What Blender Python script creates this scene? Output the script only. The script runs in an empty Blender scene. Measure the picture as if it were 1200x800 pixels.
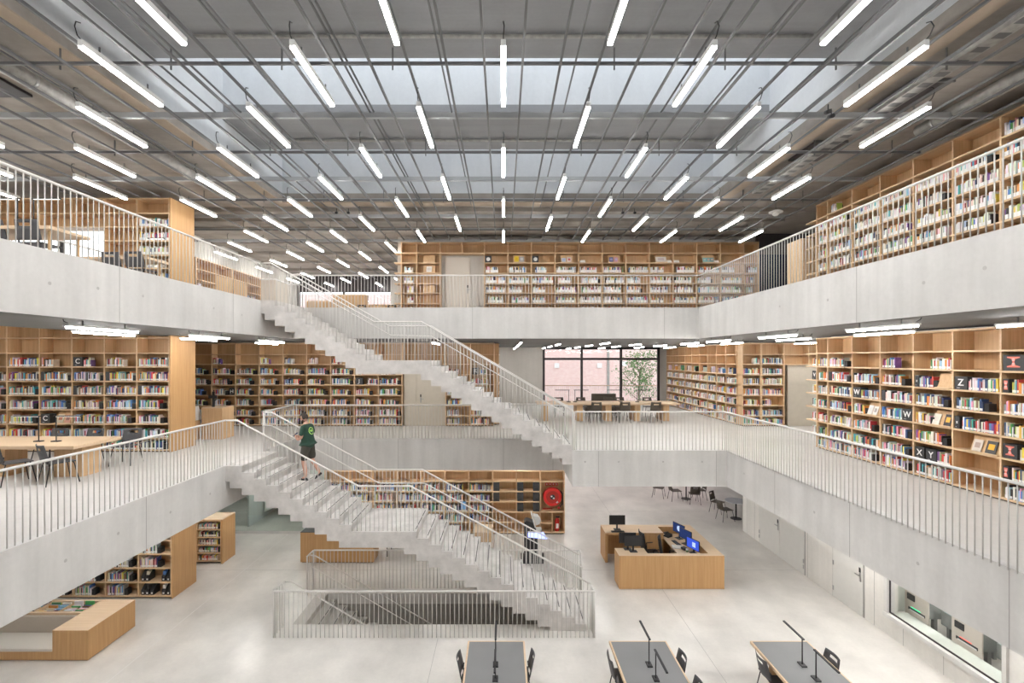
import bpy, bmesh, math, random
from mathutils import Vector, Matrix
R = math.radians
rnd = random.Random(7)
scene = bpy.context.scene
COL = scene.collection
EYE = 6.62          # camera height above the ground floor
F = 555.0           # focal length in pixels of a 1200 px wide frame
MID, UP = 4.0, 8.253  # floor levels

def P(px, py, d):
    return ((px - 590) * d / F, d, EYE - (py - 419.5) * d / F)

# ------------------------------------------------------------------ materials
MATS = {}
def nodes_of(name):
    m = bpy.data.materials.new(name); m.use_nodes = True
    nt = m.node_tree; nt.nodes.clear()
    out = nt.nodes.new('ShaderNodeOutputMaterial')
    b = nt.nodes.new('ShaderNodeBsdfPrincipled')
    nt.links.new(b.outputs[0], out.inputs[0])
    MATS[name] = m
    return m, nt, b, out

def plain(name, col, rough=0.5, metal=0.0, spec=0.5, noise=0.0, nscale=6.0):
    m, nt, b, out = nodes_of(name)
    b.inputs['Roughness'].default_value = rough
    b.inputs['Metallic'].default_value = metal
    b.inputs['Specular IOR Level'].default_value = spec
    if noise > 0:
        tc = nt.nodes.new('ShaderNodeTexCoord'); n = nt.nodes.new('ShaderNodeTexNoise')
        n.inputs['Scale'].default_value = nscale; n.inputs['Detail'].default_value = 4
        nt.links.new(tc.outputs['Object'], n.inputs['Vector'])
        r = nt.nodes.new('ShaderNodeValToRGB')
        r.color_ramp.elements[0].position = .3; r.color_ramp.elements[1].position = .7
        r.color_ramp.elements[0].color = (*[c * (1 - noise) for c in col], 1)
        r.color_ramp.elements[1].color = (*[min(1, c * (1 + noise)) for c in col], 1)
        nt.links.new(n.outputs[0], r.inputs[0]); nt.links.new(r.outputs[0], b.inputs['Base Color'])
    else:
        b.inputs['Base Color'].default_value = (*col, 1)
    return m

def concrete(name, col, rough=.75, streak=.05, cloud=.07, spec=.3, cloud_scale=.45, stretch=(3.0, 3.0, .25)):
    m, nt, b, out = nodes_of(name)
    tc = nt.nodes.new('ShaderNodeTexCoord')
    def nz(scale3, detail, rough_=.6):
        mp = nt.nodes.new('ShaderNodeMapping'); mp.inputs['Scale'].default_value = scale3
        nt.links.new(tc.outputs['Object'], mp.inputs[0])
        n = nt.nodes.new('ShaderNodeTexNoise'); n.inputs['Scale'].default_value = 1
        n.inputs['Detail'].default_value = detail; n.inputs['Roughness'].default_value = rough_
        nt.links.new(mp.outputs[0], n.inputs['Vector']); return n
    n1 = nz((cloud_scale,) * 3, 5); n2 = nz(stretch, 3); n3 = nz((14, 14, 14), 4)
    def mr(n, amp):
        q = nt.nodes.new('ShaderNodeMapRange'); q.inputs[1].default_value = .3; q.inputs[2].default_value = .7
        q.inputs[3].default_value = 1 - amp; q.inputs[4].default_value = 1 + amp
        nt.links.new(n.outputs[0], q.inputs[0]); return q
    a, c, d = mr(n1, cloud), mr(n2, streak), mr(n3, .025)
    m1 = nt.nodes.new('ShaderNodeMath'); m1.operation = 'MULTIPLY'
    m2 = nt.nodes.new('ShaderNodeMath'); m2.operation = 'MULTIPLY'
    nt.links.new(a.outputs[0], m1.inputs[0]); nt.links.new(c.outputs[0], m1.inputs[1])
    nt.links.new(m1.outputs[0], m2.inputs[0]); nt.links.new(d.outputs[0], m2.inputs[1])
    vm = nt.nodes.new('ShaderNodeVectorMath'); vm.operation = 'SCALE'
    vm.inputs[0].default_value = col
    nt.links.new(m2.outputs[0], vm.inputs['Scale'])
    nt.links.new(vm.outputs[0], b.inputs['Base Color'])
    b.inputs['Roughness'].default_value = rough
    b.inputs['Specular IOR Level'].default_value = spec
    bp = nt.nodes.new('ShaderNodeBump'); bp.inputs['Strength'].default_value = .05; bp.inputs['Distance'].default_value = .01
    nt.links.new(n3.outputs[0], bp.inputs['Height']); nt.links.new(bp.outputs[0], b.inputs['Normal'])
    return m

def wood(name, c1, c2, rough=.45, axis='z'):
    m, nt, b, out = nodes_of(name)
    tc = nt.nodes.new('ShaderNodeTexCoord'); mp = nt.nodes.new('ShaderNodeMapping')
    mp.inputs['Scale'].default_value = {'z': (22, 22, .8), 'x': (.8, 22, 22), 'y': (22, .8, 22)}[axis]
    nt.links.new(tc.outputs['Object'], mp.inputs[0])
    n = nt.nodes.new('ShaderNodeTexNoise'); n.inputs['Scale'].default_value = 1; n.inputs['Detail'].default_value = 5
    n.inputs['Roughness'].default_value = .65
    nt.links.new(mp.outputs[0], n.inputs['Vector'])
    r = nt.nodes.new('ShaderNodeValToRGB')
    r.color_ramp.elements[0].position = .3; r.color_ramp.elements[1].position = .72
    r.color_ramp.elements[0].color = (*c1, 1); r.color_ramp.elements[1].color = (*c2, 1)
    nt.links.new(n.outputs[0], r.inputs[0]); nt.links.new(r.outputs[0], b.inputs['Base Color'])
    b.inputs['Roughness'].default_value = rough; b.inputs['Specular IOR Level'].default_value = .35
    return m

def emissive(name, col, strength):
    m, nt, b, out = nodes_of(name)
    nt.nodes.remove(b)
    e = nt.nodes.new('ShaderNodeEmission'); e.inputs[0].default_value = (*col, 1); e.inputs[1].default_value = strength
    nt.links.new(e.outputs[0], out.inputs[0])
    return m

def glass(name, tint, gloss=.08, rough=0.0):
    m, nt, b, out = nodes_of(name); nt.nodes.remove(b)
    t = nt.nodes.new('ShaderNodeBsdfTransparent'); t.inputs[0].default_value = (*tint, 1)
    g = nt.nodes.new('ShaderNodeBsdfGlossy'); g.inputs['Roughness'].default_value = rough
    mx = nt.nodes.new('ShaderNodeMixShader'); mx.inputs[0].default_value = gloss
    nt.links.new(t.outputs[0], mx.inputs[1]); nt.links.new(g.outputs[0], mx.inputs[2])
    nt.links.new(mx.outputs[0], out.inputs[0]); return m

LAMP = 49.0
LAMP_MID = 92.0
concrete('fascia', (.63, .617, .60), streak=.07, cloud=.10)
concrete('stair_concrete', (.62, .595, .575), streak=.05, cloud=.15, cloud_scale=2.2, stretch=(6, 1, 6))
concrete('floor_ground', (.665, .64, .605), rough=.28, streak=.05, cloud=.16, spec=.5, cloud_scale=.6, stretch=(1.2, .35, 1))
concrete('floor_upper', (.60, .58, .555), rough=.5, streak=.02, cloud=.07, spec=.4)
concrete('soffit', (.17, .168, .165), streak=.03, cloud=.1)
concrete('ceiling_dark', (.30, .272, .245), streak=.12, cloud=.22, cloud_scale=.8, stretch=(.3, 2.5, 2.5))
concrete('ceiling_warm_lit', (.36, .29, .225), streak=.05, cloud=.1)  # warm light on the ceiling put into a brown tone
concrete('coffer', (.62, .64, .66), streak=.03, cloud=.05)
concrete('coffer_slab', (.28, .283, .29), streak=.06, cloud=.08, stretch=(.3, 4, 4))
concrete('wall_ground', (.71, .69, .655), streak=.05, cloud=.08)
concrete('wall_concrete', (.55, .525, .49), streak=.04, cloud=.07)
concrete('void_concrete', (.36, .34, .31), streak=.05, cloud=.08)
wood('oak', (.55, .355, .19), (.70, .485, .285))
wood('oak_light', (.63, .44, .26), (.76, .57, .37), axis='x')
wood('oak_shaded', (.52, .335, .175), (.65, .445, .255))  # bookcase backs: slight shadow put into the oak colour
wood('oak_desk', (.45, .255, .11), (.56, .345, .162))
wood('oak_top', (.66, .48, .31), (.76, .585, .41), axis='x')
plain('rail_white', (.74, .72, .69), .45)
plain('baluster_shaded', (.56, .545, .52), .5)  # shadow side of the white balusters put into the colour
plain('white_paint', (.80, .80, .79), .5)
plain('door_grey', (.66, .65, .62), .55, noise=.02)
plain('door_beige', (.55, .50, .42), .55, noise=.03)
plain('joint', (.36, .35, .335), .9)
plain('joint_light', (.74, .725, .70), .6)
plain('plug', (.47, .455, .44), .9)
plain('black', (.018, .018, .02), .5)
plain('dark_grey', (.04, .041, .044), .55)
plain('charcoal_shell', (.06, .06, .065), .5)
plain('brown_shell', (.075, .06, .045), .5)
plain('steel', (.42, .42, .42), .35, metal=.9)
plain('track_grey', (.13, .13, .133), .5, metal=.1)
plain('channel_grey', (.36, .37, .38), .5, metal=.1)
plain('duct', (.34, .33, .31), .55, metal=.1, noise=.2, nscale=9)
plain('window_sheen_top', (.46, .48, .53), .35)  # cafe table tops: bluish window reflection put into the colour
plain('lino', (.20, .20, .205), .5, noise=.05, nscale=1.5)
plain('cushion', (.66, .62, .56), .9)
plain('upholstery', (.50, .44, .37), .9, noise=.02, nscale=40)
plain('red', (.62, .025, .02), .35)
plain('coral', (.80, .20, .15), .5)
plain('red_dark', (.40, .03, .02), .4)
plain('paper', (.80, .78, .72), .8)
plain('skin', (.62, .36, .27), .55)
plain('lip', (.50, .22, .19), .5)
plain('hair', (.045, .032, .025), .7)
plain('shirt_green', (.022, .062, .042), .85, noise=.1)
plain('shorts', (.055, .052, .042), .85)
plain('logo_lime', (.45, .78, .16), .7)
plain('leaf', (.16, .34, .12), .6)
plain('bark', (.20, .15, .11), .8)
plain('frame_dark', (.035, .028, .03), .45)
plain('cup_green', (.10, .22, .08), .5)
plain('sorter', (.24, .255, .245), .5)
plain('panel_beige', (.62, .565, .50), .5)
plain('sill_green', (.60, .64, .58), .35)
plain('blue_sheet', (.22, .45, .78), .6)
plain('yellow_sheet', (.8, .62, .05), .6)
plain('pane_sheet', (.35,.5,.5), .3)
plain('orange_cover', (.75, .36, .04), .5)
emissive('lamp_glow', (1, .985, .96), LAMP)
emissive('lamp_glow_low', (1, .975, .94), LAMP_MID)
emissive('lamp_glow_back', (1, .975, .94), 23.0)
emissive('fill_glow_strong', (1, .975, .94), 150.0)  # for the added lamps in the raised ceiling
emissive('fill_glow_dim', (1, .97, .93), 24.0)  # for the added basement lamps
emissive('screen_blue', (.06, .12, .75), 1.0)
emissive('screen_navy', (.03, .05, .16), .9)
emissive('screen_bright', (.55, .68, 1.0), 1.1)
emissive('screen_white', (.75, .8, 1.0), 1.0)
emissive('kiosk_glow', (.42, .5, 1.0), 2.2)
emissive('led_green', (.1, 1, .5), 1.2)
emissive('led_red', (1, .25, .2), 1.2)
glass('pane', (.98, .985, .985), .03)
glass('pane_green', (.92, .97, .945), .05)
m_, nt_, b_, o_ = nodes_of('dark_glass')
b_.inputs['Base Color'].default_value = (.012, .016, .035, 1); b_.inputs['Roughness'].default_value = .05
# one material for every book: the colour of each cover is stored on its faces
m_, nt_, b_, o_ = nodes_of('book_cover')
at_ = nt_.nodes.new('ShaderNodeAttribute'); at_.attribute_name = 'Col'
nt_.links.new(at_.outputs['Color'], b_.inputs['Base Color']); b_.inputs['Roughness'].default_value = .5
# brick facade across the street
m_, nt_, b_, o_ = nodes_of('brick')
tc_ = nt_.nodes.new('ShaderNodeTexCoord'); mp_ = nt_.nodes.new('ShaderNodeMapping'); mp_.inputs['Rotation'].default_value = (R(90), 0, 0)
br_ = nt_.nodes.new('ShaderNodeTexBrick'); br_.inputs['Scale'].default_value = 3.2
br_.inputs['Color1'].default_value = (.74, .49, .46, 1); br_.inputs['Color2'].default_value = (.80, .60, .56, 1); br_.inputs['Mortar'].default_value = (.82, .72, .68, 1)
nt_.links.new(tc_.outputs['Object'], mp_.inputs[0]); nt_.links.new(mp_.outputs[0], br_.inputs['Vector']); nt_.links.new(br_.outputs[0], b_.inputs['Base Color'])
b_.inputs['Roughness'].default_value = .9

# ------------------------------------------------------------------ mesh helpers
class MB:
    def __init__(s): s.v = []; s.f = []; s.m = []; s.mats = []; s.c = []; s.smooth = []
    def mi(s, mat):
        if mat not in s.mats: s.mats.append(mat)
        return s.mats.index(mat)
    def face(s, idx, mat, col=None, sm=False):
        s.f.append(idx); s.m.append(s.mi(mat)); s.c.append(col); s.smooth.append(sm)
    def box(s, x0, x1, y0, y1, z0, z1, mat, top=None, bottom=None, col=None):
        if x1 < x0: x0, x1 = x1, x0
        if y1 < y0: y0, y1 = y1, y0
        if z1 < z0: z0, z1 = z1, z0
        n = len(s.v)
        s.v += [(x0,y0,z0),(x1,y0,z0),(x1,y1,z0),(x0,y1,z0),(x0,y0,z1),(x1,y0,z1),(x1,y1,z1),(x0,y1,z1)]
        s.face((n,n+3,n+2,n+1), bottom or mat, col); s.face((n+4,n+5,n+6,n+7), top or mat, col)
        for a in ((0,1,5,4),(1,2,6,5),(2,3,7,6),(3,0,4,7)): s.face(tuple(n+i for i in a), mat, col)
        return s
    def bbox(s, x0, x1, y0, y1, z0, z1, mat, b=.01):
        """a box with chamfered edges, in one connected skin"""
        bm = bmesh.new(); bmesh.ops.create_cube(bm, size=1)
        for v in bm.verts:
            v.co = Vector(((x0+x1)/2 + v.co.x*abs(x1-x0), (y0+y1)/2 + v.co.y*abs(y1-y0), (z0+z1)/2 + v.co.z*abs(z1-z0)))
        bmesh.ops.bevel(bm, geom=bm.edges[:], offset=b, segments=2, affect='EDGES', profile=.6)
        s.add_bm(bm, mat); return s
    def add_bm(s, bm, mat, M=None, sm=False):
        n = len(s.v); bm.verts.ensure_lookup_table(); bm.verts.index_update()
        s.v += [tuple(M @ v.co) if M else tuple(v.co) for v in bm.verts]
        for f in bm.faces: s.face(tuple(n + v.index for v in f.verts), mat, None, sm)
        bm.free()
    def tube(s, pts, r, mat, n=8, cap=True, r2=None):
        pts = [Vector(p) for p in pts]; base = len(s.v); k = len(pts)
        prev = None
        for i, p in enumerate(pts):
            if i == 0: t = pts[1] - p
            elif i == k-1: t = p - pts[i-1]
            else: t = (pts[i+1]-p).normalized() + (p-pts[i-1]).normalized()
            t.normalize()
            up = Vector((0,0,1)) if abs(t.z) < .95 else Vector((0,1,0))
            a = t.cross(up).normalized()
            if prev is not None and a.dot(prev) < 0: a = -a
            prev = a; b = t.cross(a).normalized()
            sc = 1.0
            if 0 < i < k-1:
                c = (pts[i+1]-p).normalized().dot((p-pts[i-1]).normalized()); sc = 1/max(.5, math.sqrt((1+max(-.9,c))/2))
            rr = r if r2 is None else r + (r2-r)*i/(k-1)
            for j in range(n):
                an = 2*math.pi*j/n
                s.v.append(tuple(p + a*math.cos(an)*rr + b*math.sin(an)*rr*(sc if False else 1)))
        for i in range(k-1):
            for j in range(n):
                q = base+i*n
                s.face((q+j, q+(j+1)%n, q+n+(j+1)%n, q+n+j), mat, None, True)
        if cap:
            s.face(tuple(base+j for j in range(n))[::-1], mat); s.face(tuple(base+(k-1)*n+j for j in range(n)), mat)
        return s
    def prism(s, poly, y0, y1, mat, axis='y', side=None):
        """extrude an (x,z) outline along y (or a (x,y) outline along z)"""
        n = len(s.v); k = len(poly)
        for t in (y0, y1):
            for a, b in poly: s.v.append((a, t, b) if axis == 'y' else ((t, a, b) if axis == 'x' else (a, b, t)))
        s.face(tuple(range(n, n+k)), side or mat); s.face(tuple(range(n+2*k-1, n+k-1, -1)), side or mat)
        for i in range(k):
            j = (i+1) % k
            s.face((n+i, n+k+i, n+k+j, n+j), mat)
        return s
    def lathe(s, prof, c, mat, n=20, axis='z'):
        base = len(s.v)
        for r, h in prof:
            for j in range(n):
                a = 2*math.pi*j/n; x, y = r*math.cos(a), r*math.sin(a)
                s.v.append((c[0]+x, c[1]+y, c[2]+h) if axis == 'z' else ((c[0]+x, c[1]+h, c[2]+y) if axis == 'y' else (c[0]+h, c[1]+x, c[2]+y)))
        for i in range(len(prof)-1):
            for j in range(n):
                q = base+i*n; s.face((q+j, q+(j+1)%n, q+n+(j+1)%n, q+n+j), mat, None, True)
        s.face(tuple(base+j for j in range(n))[::-1], mat); s.face(tuple(base+(len(prof)-1)*n+j for j in range(n)), mat)
        return s
    def mesh(s, name):
        me = bpy.data.meshes.new(name); me.from_pydata(s.v, [], s.f)
        for m in s.mats: me.materials.append(MATS[m])
        me.polygons.foreach_set('material_index', s.m)
        me.polygons.foreach_set('use_smooth', s.smooth)
        if any(c is not None for c in s.c):
            at = me.color_attributes.new('Col', 'FLOAT_COLOR', 'CORNER'); buf = []
            for f, c in zip(s.f, s.c): buf += (list(c or (1,1,1)) + [1.0]) * len(f)
            at.data.foreach_set('color', buf)
        bm = bmesh.new(); bm.from_mesh(me); bmesh.ops.recalc_face_normals(bm, faces=bm.faces[:]); bm.to_mesh(me); bm.free()
        return me
    def build(s, name, parent=None, loc=None, rot=None):
        return link(name, s.mesh(name), parent, loc, rot)

def link(name, me, parent=None, loc=None, rot=None):
    o = bpy.data.objects.new(name, me); COL.objects.link(o)
    if parent is not None: o.parent = parent
    if loc is not None: o.location = loc
    if rot is not None: o.rotation_euler = rot if hasattr(rot, '__len__') else (0, 0, rot)
    return o

def tag(o, label=None, cat=None, group=None, kind=None):
    if label: o['label'] = label
    if cat: o['category'] = cat
    if group: o['group'] = group
    if kind: o['kind'] = kind
    return o

def thing(name, label, cat, loc=(0,0,0), rot=0, group=None):
    o = bpy.data.objects.new(name, None); COL.objects.link(o)
    o.location = loc; o.rotation_euler = (0, 0, rot); o.empty_display_size = .1
    return tag(o, label, cat, group)

def struct(name, mb): return tag(mb.build(name), kind='structure')

ORD = ['first','second','third','fourth','fifth','sixth','seventh','eighth','ninth','tenth','eleventh','twelfth','thirteenth','fourteenth','fifteenth','sixteenth','seventeenth','eighteenth','nineteenth','twentieth']
TENS = {20:'twenty',30:'thirty',40:'forty',50:'fifty'}
def ordinal(n):
    if n <= 20: return ORD[n-1]
    t = n//10*10
    return {20:'twentieth',30:'thirtieth',40:'fortieth',50:'fiftieth'}[t] if n == t else TENS[t] + '-' + ORD[n-t-1]

_glyph = {}
def glyph(ch, size, depth=.004):
    """letter as a thin solid mesh in the XZ plane, centred, facing -y"""
    if (ch, size) in _glyph: return _glyph[(ch, size)]
    cu = bpy.data.curves.new('glyph', 'FONT'); cu.body = ch; cu.size = size; cu.extrude = depth/2; cu.offset = size*.012
    cu.align_x = 'CENTER'; cu.align_y = 'CENTER'
    o = bpy.data.objects.new('glyph', cu); COL.objects.link(o)
    dg = bpy.context.evaluated_depsgraph_get(); me = bpy.data.meshes.new_from_object(o.evaluated_get(dg))
    bpy.data.objects.remove(o); bpy.data.curves.remove(cu)
    me.transform(Matrix.Rotation(R(90), 4, 'X'))
    _glyph[(ch, size)] = me
    return me
def letter(ch, size, parent, loc, mat, name='letter', rot=None):
    me = glyph(ch, size).copy(); me.materials.clear(); me.materials.append(MATS[mat])
    return link(name, me, parent, loc, rot)
# ------------------------------------------------------------------ the building
HX0, HX1, HY0, HY1 = -5.25, 1.1, 11.78, 13.35     # stair void in the ground floor
g = MB()
for a in ((-16, 14, -4, HY0), (-16, HX0, HY0, HY1), (HX1, 14, HY0, HY1), (-16, 14, HY1, 32)):
    g.box(a[0], a[1], a[2], a[3], -.3, 0, 'floor_ground')
g.box(-8.11, -8.085, 6, 17.8, -.01, .0008, 'joint_light')
for x in (-1.55, 4.55): g.box(x-.004, x+.004, 4, HY0-.6 if x < 2 else 30, -.01, .0008, 'joint')
for y in (8.3, 14.8, 20.5): g.box(-16, 9.2, y-.004, y+.004, -.01, .0008, 'joint')
struct('floor_ground', g)

def holes(mb, axis, const, pts, sgn, mat='plug'):
    """shuttering tie holes: shallow round plugs on a concrete face"""
    for u, z in pts:
        if axis == 'x': mb.lathe([(.028, 0), (.028, .003)], (const - .002*(1 if sgn < 0 else 1) , u, z), mat, 10, 'x')
        else: mb.lathe([(.028, 0), (.028, .003)], (u, const - .002, z), mat, 10, 'y')

LX, RX, BY0, BY1, SX = -6.75, 6.3, 13.35, 15.3, 1.94
m = MB()
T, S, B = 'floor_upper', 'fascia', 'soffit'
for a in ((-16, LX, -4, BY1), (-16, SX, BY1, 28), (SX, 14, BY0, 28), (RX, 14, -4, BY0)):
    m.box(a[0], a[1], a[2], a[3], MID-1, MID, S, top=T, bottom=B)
for y in (5.9, 8.62, 11.0): m.box(RX-.0015, RX, y-.006, y+.006, MID-1, MID, 'joint')
for y in (8.95,): m.box(LX, LX+.0015, y-.006, y+.006, MID-1, MID, 'joint')
for x in (2.68, 6.0): m.box(x-.006, x+.006, BY0-.0015, BY0, MID-1, MID, 'joint')
for x in (-5.2, -3.4, .0, 1.6): m.box(x-.006, x+.006, BY1-.0015, BY1, MID-1, MID, 'joint')
holes(m, 'x', RX, [(7.2, 3.5), (9.6, 3.5), (12.4, 3.6)], -1)
holes(m, 'x', LX, [(7.3, 3.5), (8.3, 3.55), (9.6, 3.5), (10.9, 3.5)], 1)
holes(m, 'y', BY0, [(2.3, 3.7), (3.25, 3.7), (4.5, 3.7), (5.6, 3.7)], -1)
# pale strip along the slab edge
struct('floor_middle', m)
e = MB()
e.box(LX-.16, LX-.001, -4, BY1, MID, MID+.012, 'fascia'); e.box(RX+.001, RX+.16, -4, BY0, MID, MID+.012, 'fascia')
e.box(SX, RX+.16, BY0, BY0+.16, MID, MID+.012, 'fascia'); e.box(LX-.16, SX, BY1, BY1+.16, MID, MID+.012, 'fascia')
struct('trim_1', e)

LU, RU = -6.85, 6.3
u = MB()
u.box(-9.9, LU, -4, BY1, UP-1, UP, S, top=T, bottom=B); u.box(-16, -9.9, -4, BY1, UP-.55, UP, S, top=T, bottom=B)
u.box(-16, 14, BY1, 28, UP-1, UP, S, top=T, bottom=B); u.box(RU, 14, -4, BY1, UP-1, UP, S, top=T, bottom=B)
for y in (4.7, 8.45): u.box(RU-.0015, RU, y-.006, y+.006, UP-1, UP, 'joint')
for y in (8.45, 12.0): u.box(LU, LU+.0015, y-.006, y+.006, UP-1, UP, 'joint')
for x in (-1.0, 5.2): u.box(x-.006, x+.006, BY1-.0015, BY1, UP-1, UP, 'joint')
holes(u, 'x', RU, [(6.2, 7.8), (7.1, 7.75), (9.2, 7.75), (10.8, 7.8)], -1)
holes(u, 'x', LU, [(7.15, 7.75), (8.0, 7.8), (9.0, 7.8), (11.2, 7.8), (12.4, 7.75)], 1)
struct('floor_top', u)

# top ceiling with the big roof opening, coffers and rooflights above it
CZ = 11.40
OX0, OX1, OY1 = -6.75, 6.4, 14.46
c = MB()
for a in ((-16, OX0, -4, 14.5), (-12, OX0, 14.5, 28), (OX1, 14, -4, 28), (OX0, OX1, OY1, 28)):
    c.box(a[0], a[1], a[2], a[3], CZ, CZ+.25, 'ceiling_dark')
struct('ceiling', c)
k = MB()
ZT = 12.42
k.box(OX0-.25, OX0, -4, OY1, CZ+.251, ZT+.9, 'coffer'); k.box(OX1, OX1+.25, -4, OY1, CZ+.251, ZT+.9, 'coffer')
k.box(OX0-.25, OX1+.25, OY1, OY1+.25, CZ+.251, ZT+2.2, 'coffer')
# slab between the rooflights
for y0, y1 in ((-4, 2.2), (4.4, 6.9), (6.901, 9.16), (11.4, 13.17)):
    k.box(OX0, OX1, y0, y1, ZT, ZT+.3, 'coffer_slab')
    k.box(OX0, OX1, y0, y0+.12, ZT+.3, ZT+2.2, 'coffer'); k.box(OX0, OX1, y1-.12, y1, ZT+.3, ZT+2.2, 'coffer')
k.box(OX0-.25, OX0, -4, OY1, ZT+.9, ZT+2.2, 'coffer'); k.box(OX1, OX1+.25, -4, OY1, ZT+.9, ZT+2.2, 'coffer')
struct('ceiling_coffer', k)
# brown band around the opening: warm light on the ceiling put into the colour
t = MB()
t.box(OX0-.34, OX0, -4, OY1, CZ-.03, CZ-.001, 'ceiling_warm_lit'); t.box(OX1, OX1+.34, -4, OY1, CZ-.03, CZ-.001, 'ceiling_warm_lit')
t.box(OX0-.34, OX1+.34, OY1, OY1+.34, CZ-.03, CZ-.001, 'ceiling_warm_lit')
struct('ceiling_warm_band', t)
# shallow ribs of the concrete deck
rb = MB()
for y in (15.3, 16.4, 17.5, 19.5, 21.5, 23.5, 25.5): rb.box(-11.9, 9.6, y-.25, y+.25, CZ-.12, CZ-.002, 'ceiling_dark')
struct('ceiling_beam', rb)

# walls -------------------------------------------------------------
w = MB(); w.box(-16.2, -16, -4, 28, -.3, UP-1.001, 'wall_concrete'); w.box(-16.2, -16, -4, 14.6, UP-1, CZ+.3, 'wall_concrete')
w.box(-12.2, -12, 14.6, 27.8, UP+.001, CZ-.001, 'wall_concrete'); w.box(-16, -10.9, 14.4, 14.6, UP+2.42, CZ-.001, 'wall_concrete')
struct('wall_left', w)
w = MB()
w.box(9.2, 9.5, -4, 8.62, 0, MID-1.001, 'wall_ground'); w.box(9.2, 9.5, 11.4, 18.2, 0, MID-1.001, 'wall_ground')
w.box(9.2, 9.5, 8.62, 11.4, 0, .49, 'wall_ground'); w.box(9.2, 9.5, 8.62, 11.4, 2.6, MID-1.001, 'wall_ground')
for y in (11.75, 14.33, 17.35, 17.9): w.box(9.198, 9.2, y-.006, y+.006, 0, 3, 'joint')
for y in (9.9, 10.9): w.box(9.198, 9.2, y-.005, y+.005, 0, .49, 'joint')
w.box(9.5, 14, 18.0, 18.2, 0, MID-1.001, 'wall_ground'); w.box(13.9, 14.1, -4, 32, 0, MID-1.001, 'wall_ground')
struct('wall_ground_right', w)
w = MB()
w.box(9.62, 9.82, -4, 13.9, MID+.001, UP-1.001, 'wall_concrete'); w.box(9.62, 9.82, -4, 13.9, UP+.001, CZ-.001, 'wall_concrete')
w.box(9.82, 13.5, 13.7, 13.9, MID+.001, UP-1.001, 'wall_concrete'); w.box(9.82, 13.5, 13.7, 13.9, UP+.001, CZ-.001, 'wall_concrete')
w.box(13.3, 13.5, 13.9, 28, MID+.001, UP-1.001, 'wall_concrete'); w.box(13.3, 13.5, 13.9, 28, UP+.001, CZ-.001, 'wall_concrete')
w.box(9.62, 13.3, 18.6, 18.8, MID+.001, UP-1.001, 'door_beige'); w.box(9.62, 9.82, 18.8, 27.6, MID+.001, UP-1.001, 'wall_concrete')
struct('wall_right', w)
w = MB()
w.box(-16, -.37, 18.6, 18.8, MID+.001, UP-1.001, 'door_beige')
w.box(-.75, -.55, 18.8, 27.6, MID+.001, UP-1.001, 'wall_concrete')
w.box(-.75, 2.28, 27.6, 27.8, MID+.001, UP-1.001, 'wall_concrete'); w.box(9.1, 9.62, 27.6, 27.8, MID+.001, UP-1.001, 'wall_concrete')
w.box(-4.16, 9.9, 18.6, 18.8, UP+.001, CZ-.001, 'wall_concrete')
w.box(-6.4, -5.9, 26.9, 27.2, UP+.001, CZ-.15, 'wall_concrete')
w.box(-12, 13.3, 27.6, 27.8, UP+2.331, CZ-.001, 'frame_dark')
w.box(-5.9, 13.3, 27.6, 27.8, UP+.001, UP+2.33, 'wall_concrete')
w.box(-16, 2.3, 18.15, 18.35, 0, MID-1.001, 'wall_concrete') if False else None
struct('wall_back', w)
w = MB(); w.box(-16, 14, -4.2, -4, -.3, CZ+.3, 'fascia'); struct('wall_front', w)
# basement walls and floor under the stair void
v = MB()
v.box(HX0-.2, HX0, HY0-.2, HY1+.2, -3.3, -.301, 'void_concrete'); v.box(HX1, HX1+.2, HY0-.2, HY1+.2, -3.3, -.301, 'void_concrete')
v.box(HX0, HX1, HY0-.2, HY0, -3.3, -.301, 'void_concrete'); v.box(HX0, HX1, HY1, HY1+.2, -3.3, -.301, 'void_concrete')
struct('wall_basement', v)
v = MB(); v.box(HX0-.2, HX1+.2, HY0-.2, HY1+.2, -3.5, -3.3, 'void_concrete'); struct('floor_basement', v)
# ground floor, back: glass partition on the left, green-grey room behind, windows far back
w = MB()
w.box(-16, -6.55, 22.4, 22.6, 0, 3.0, 'coffer'); w.box(-6.55, 2.3, 18.2, 18.4, 0, 2.999, 'wall_concrete')
w.box(-6.75, -6.55, 18.4, 22.4, 0, 2.999, 'coffer')
w.box(-10.05, -9.98, 18.6, 22.3, 0, 2.999, 'coffer')
w.prism([(-9.9, .25), (-6.8, 1.75), (-6.8, 2.99), (-9.9, 2.99)], 19.6, 19.75, 'white_paint')
struct('wall_ground_back', w)
w = MB(); w.box(-16, -6.5, 17.86, 17.94, 0, .09, 'fascia')
struct('baseboard_back', w)
w = MB()
for i in range(6): w.box(-16+i*1.9, -16+(i+1)*1.9-.012 if i < 4 else -6.55, 17.89, 17.905, .09, 2.99, 'pane_green') if i < 5 else None
tag(w.build('window_1'), kind='structure')

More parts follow.
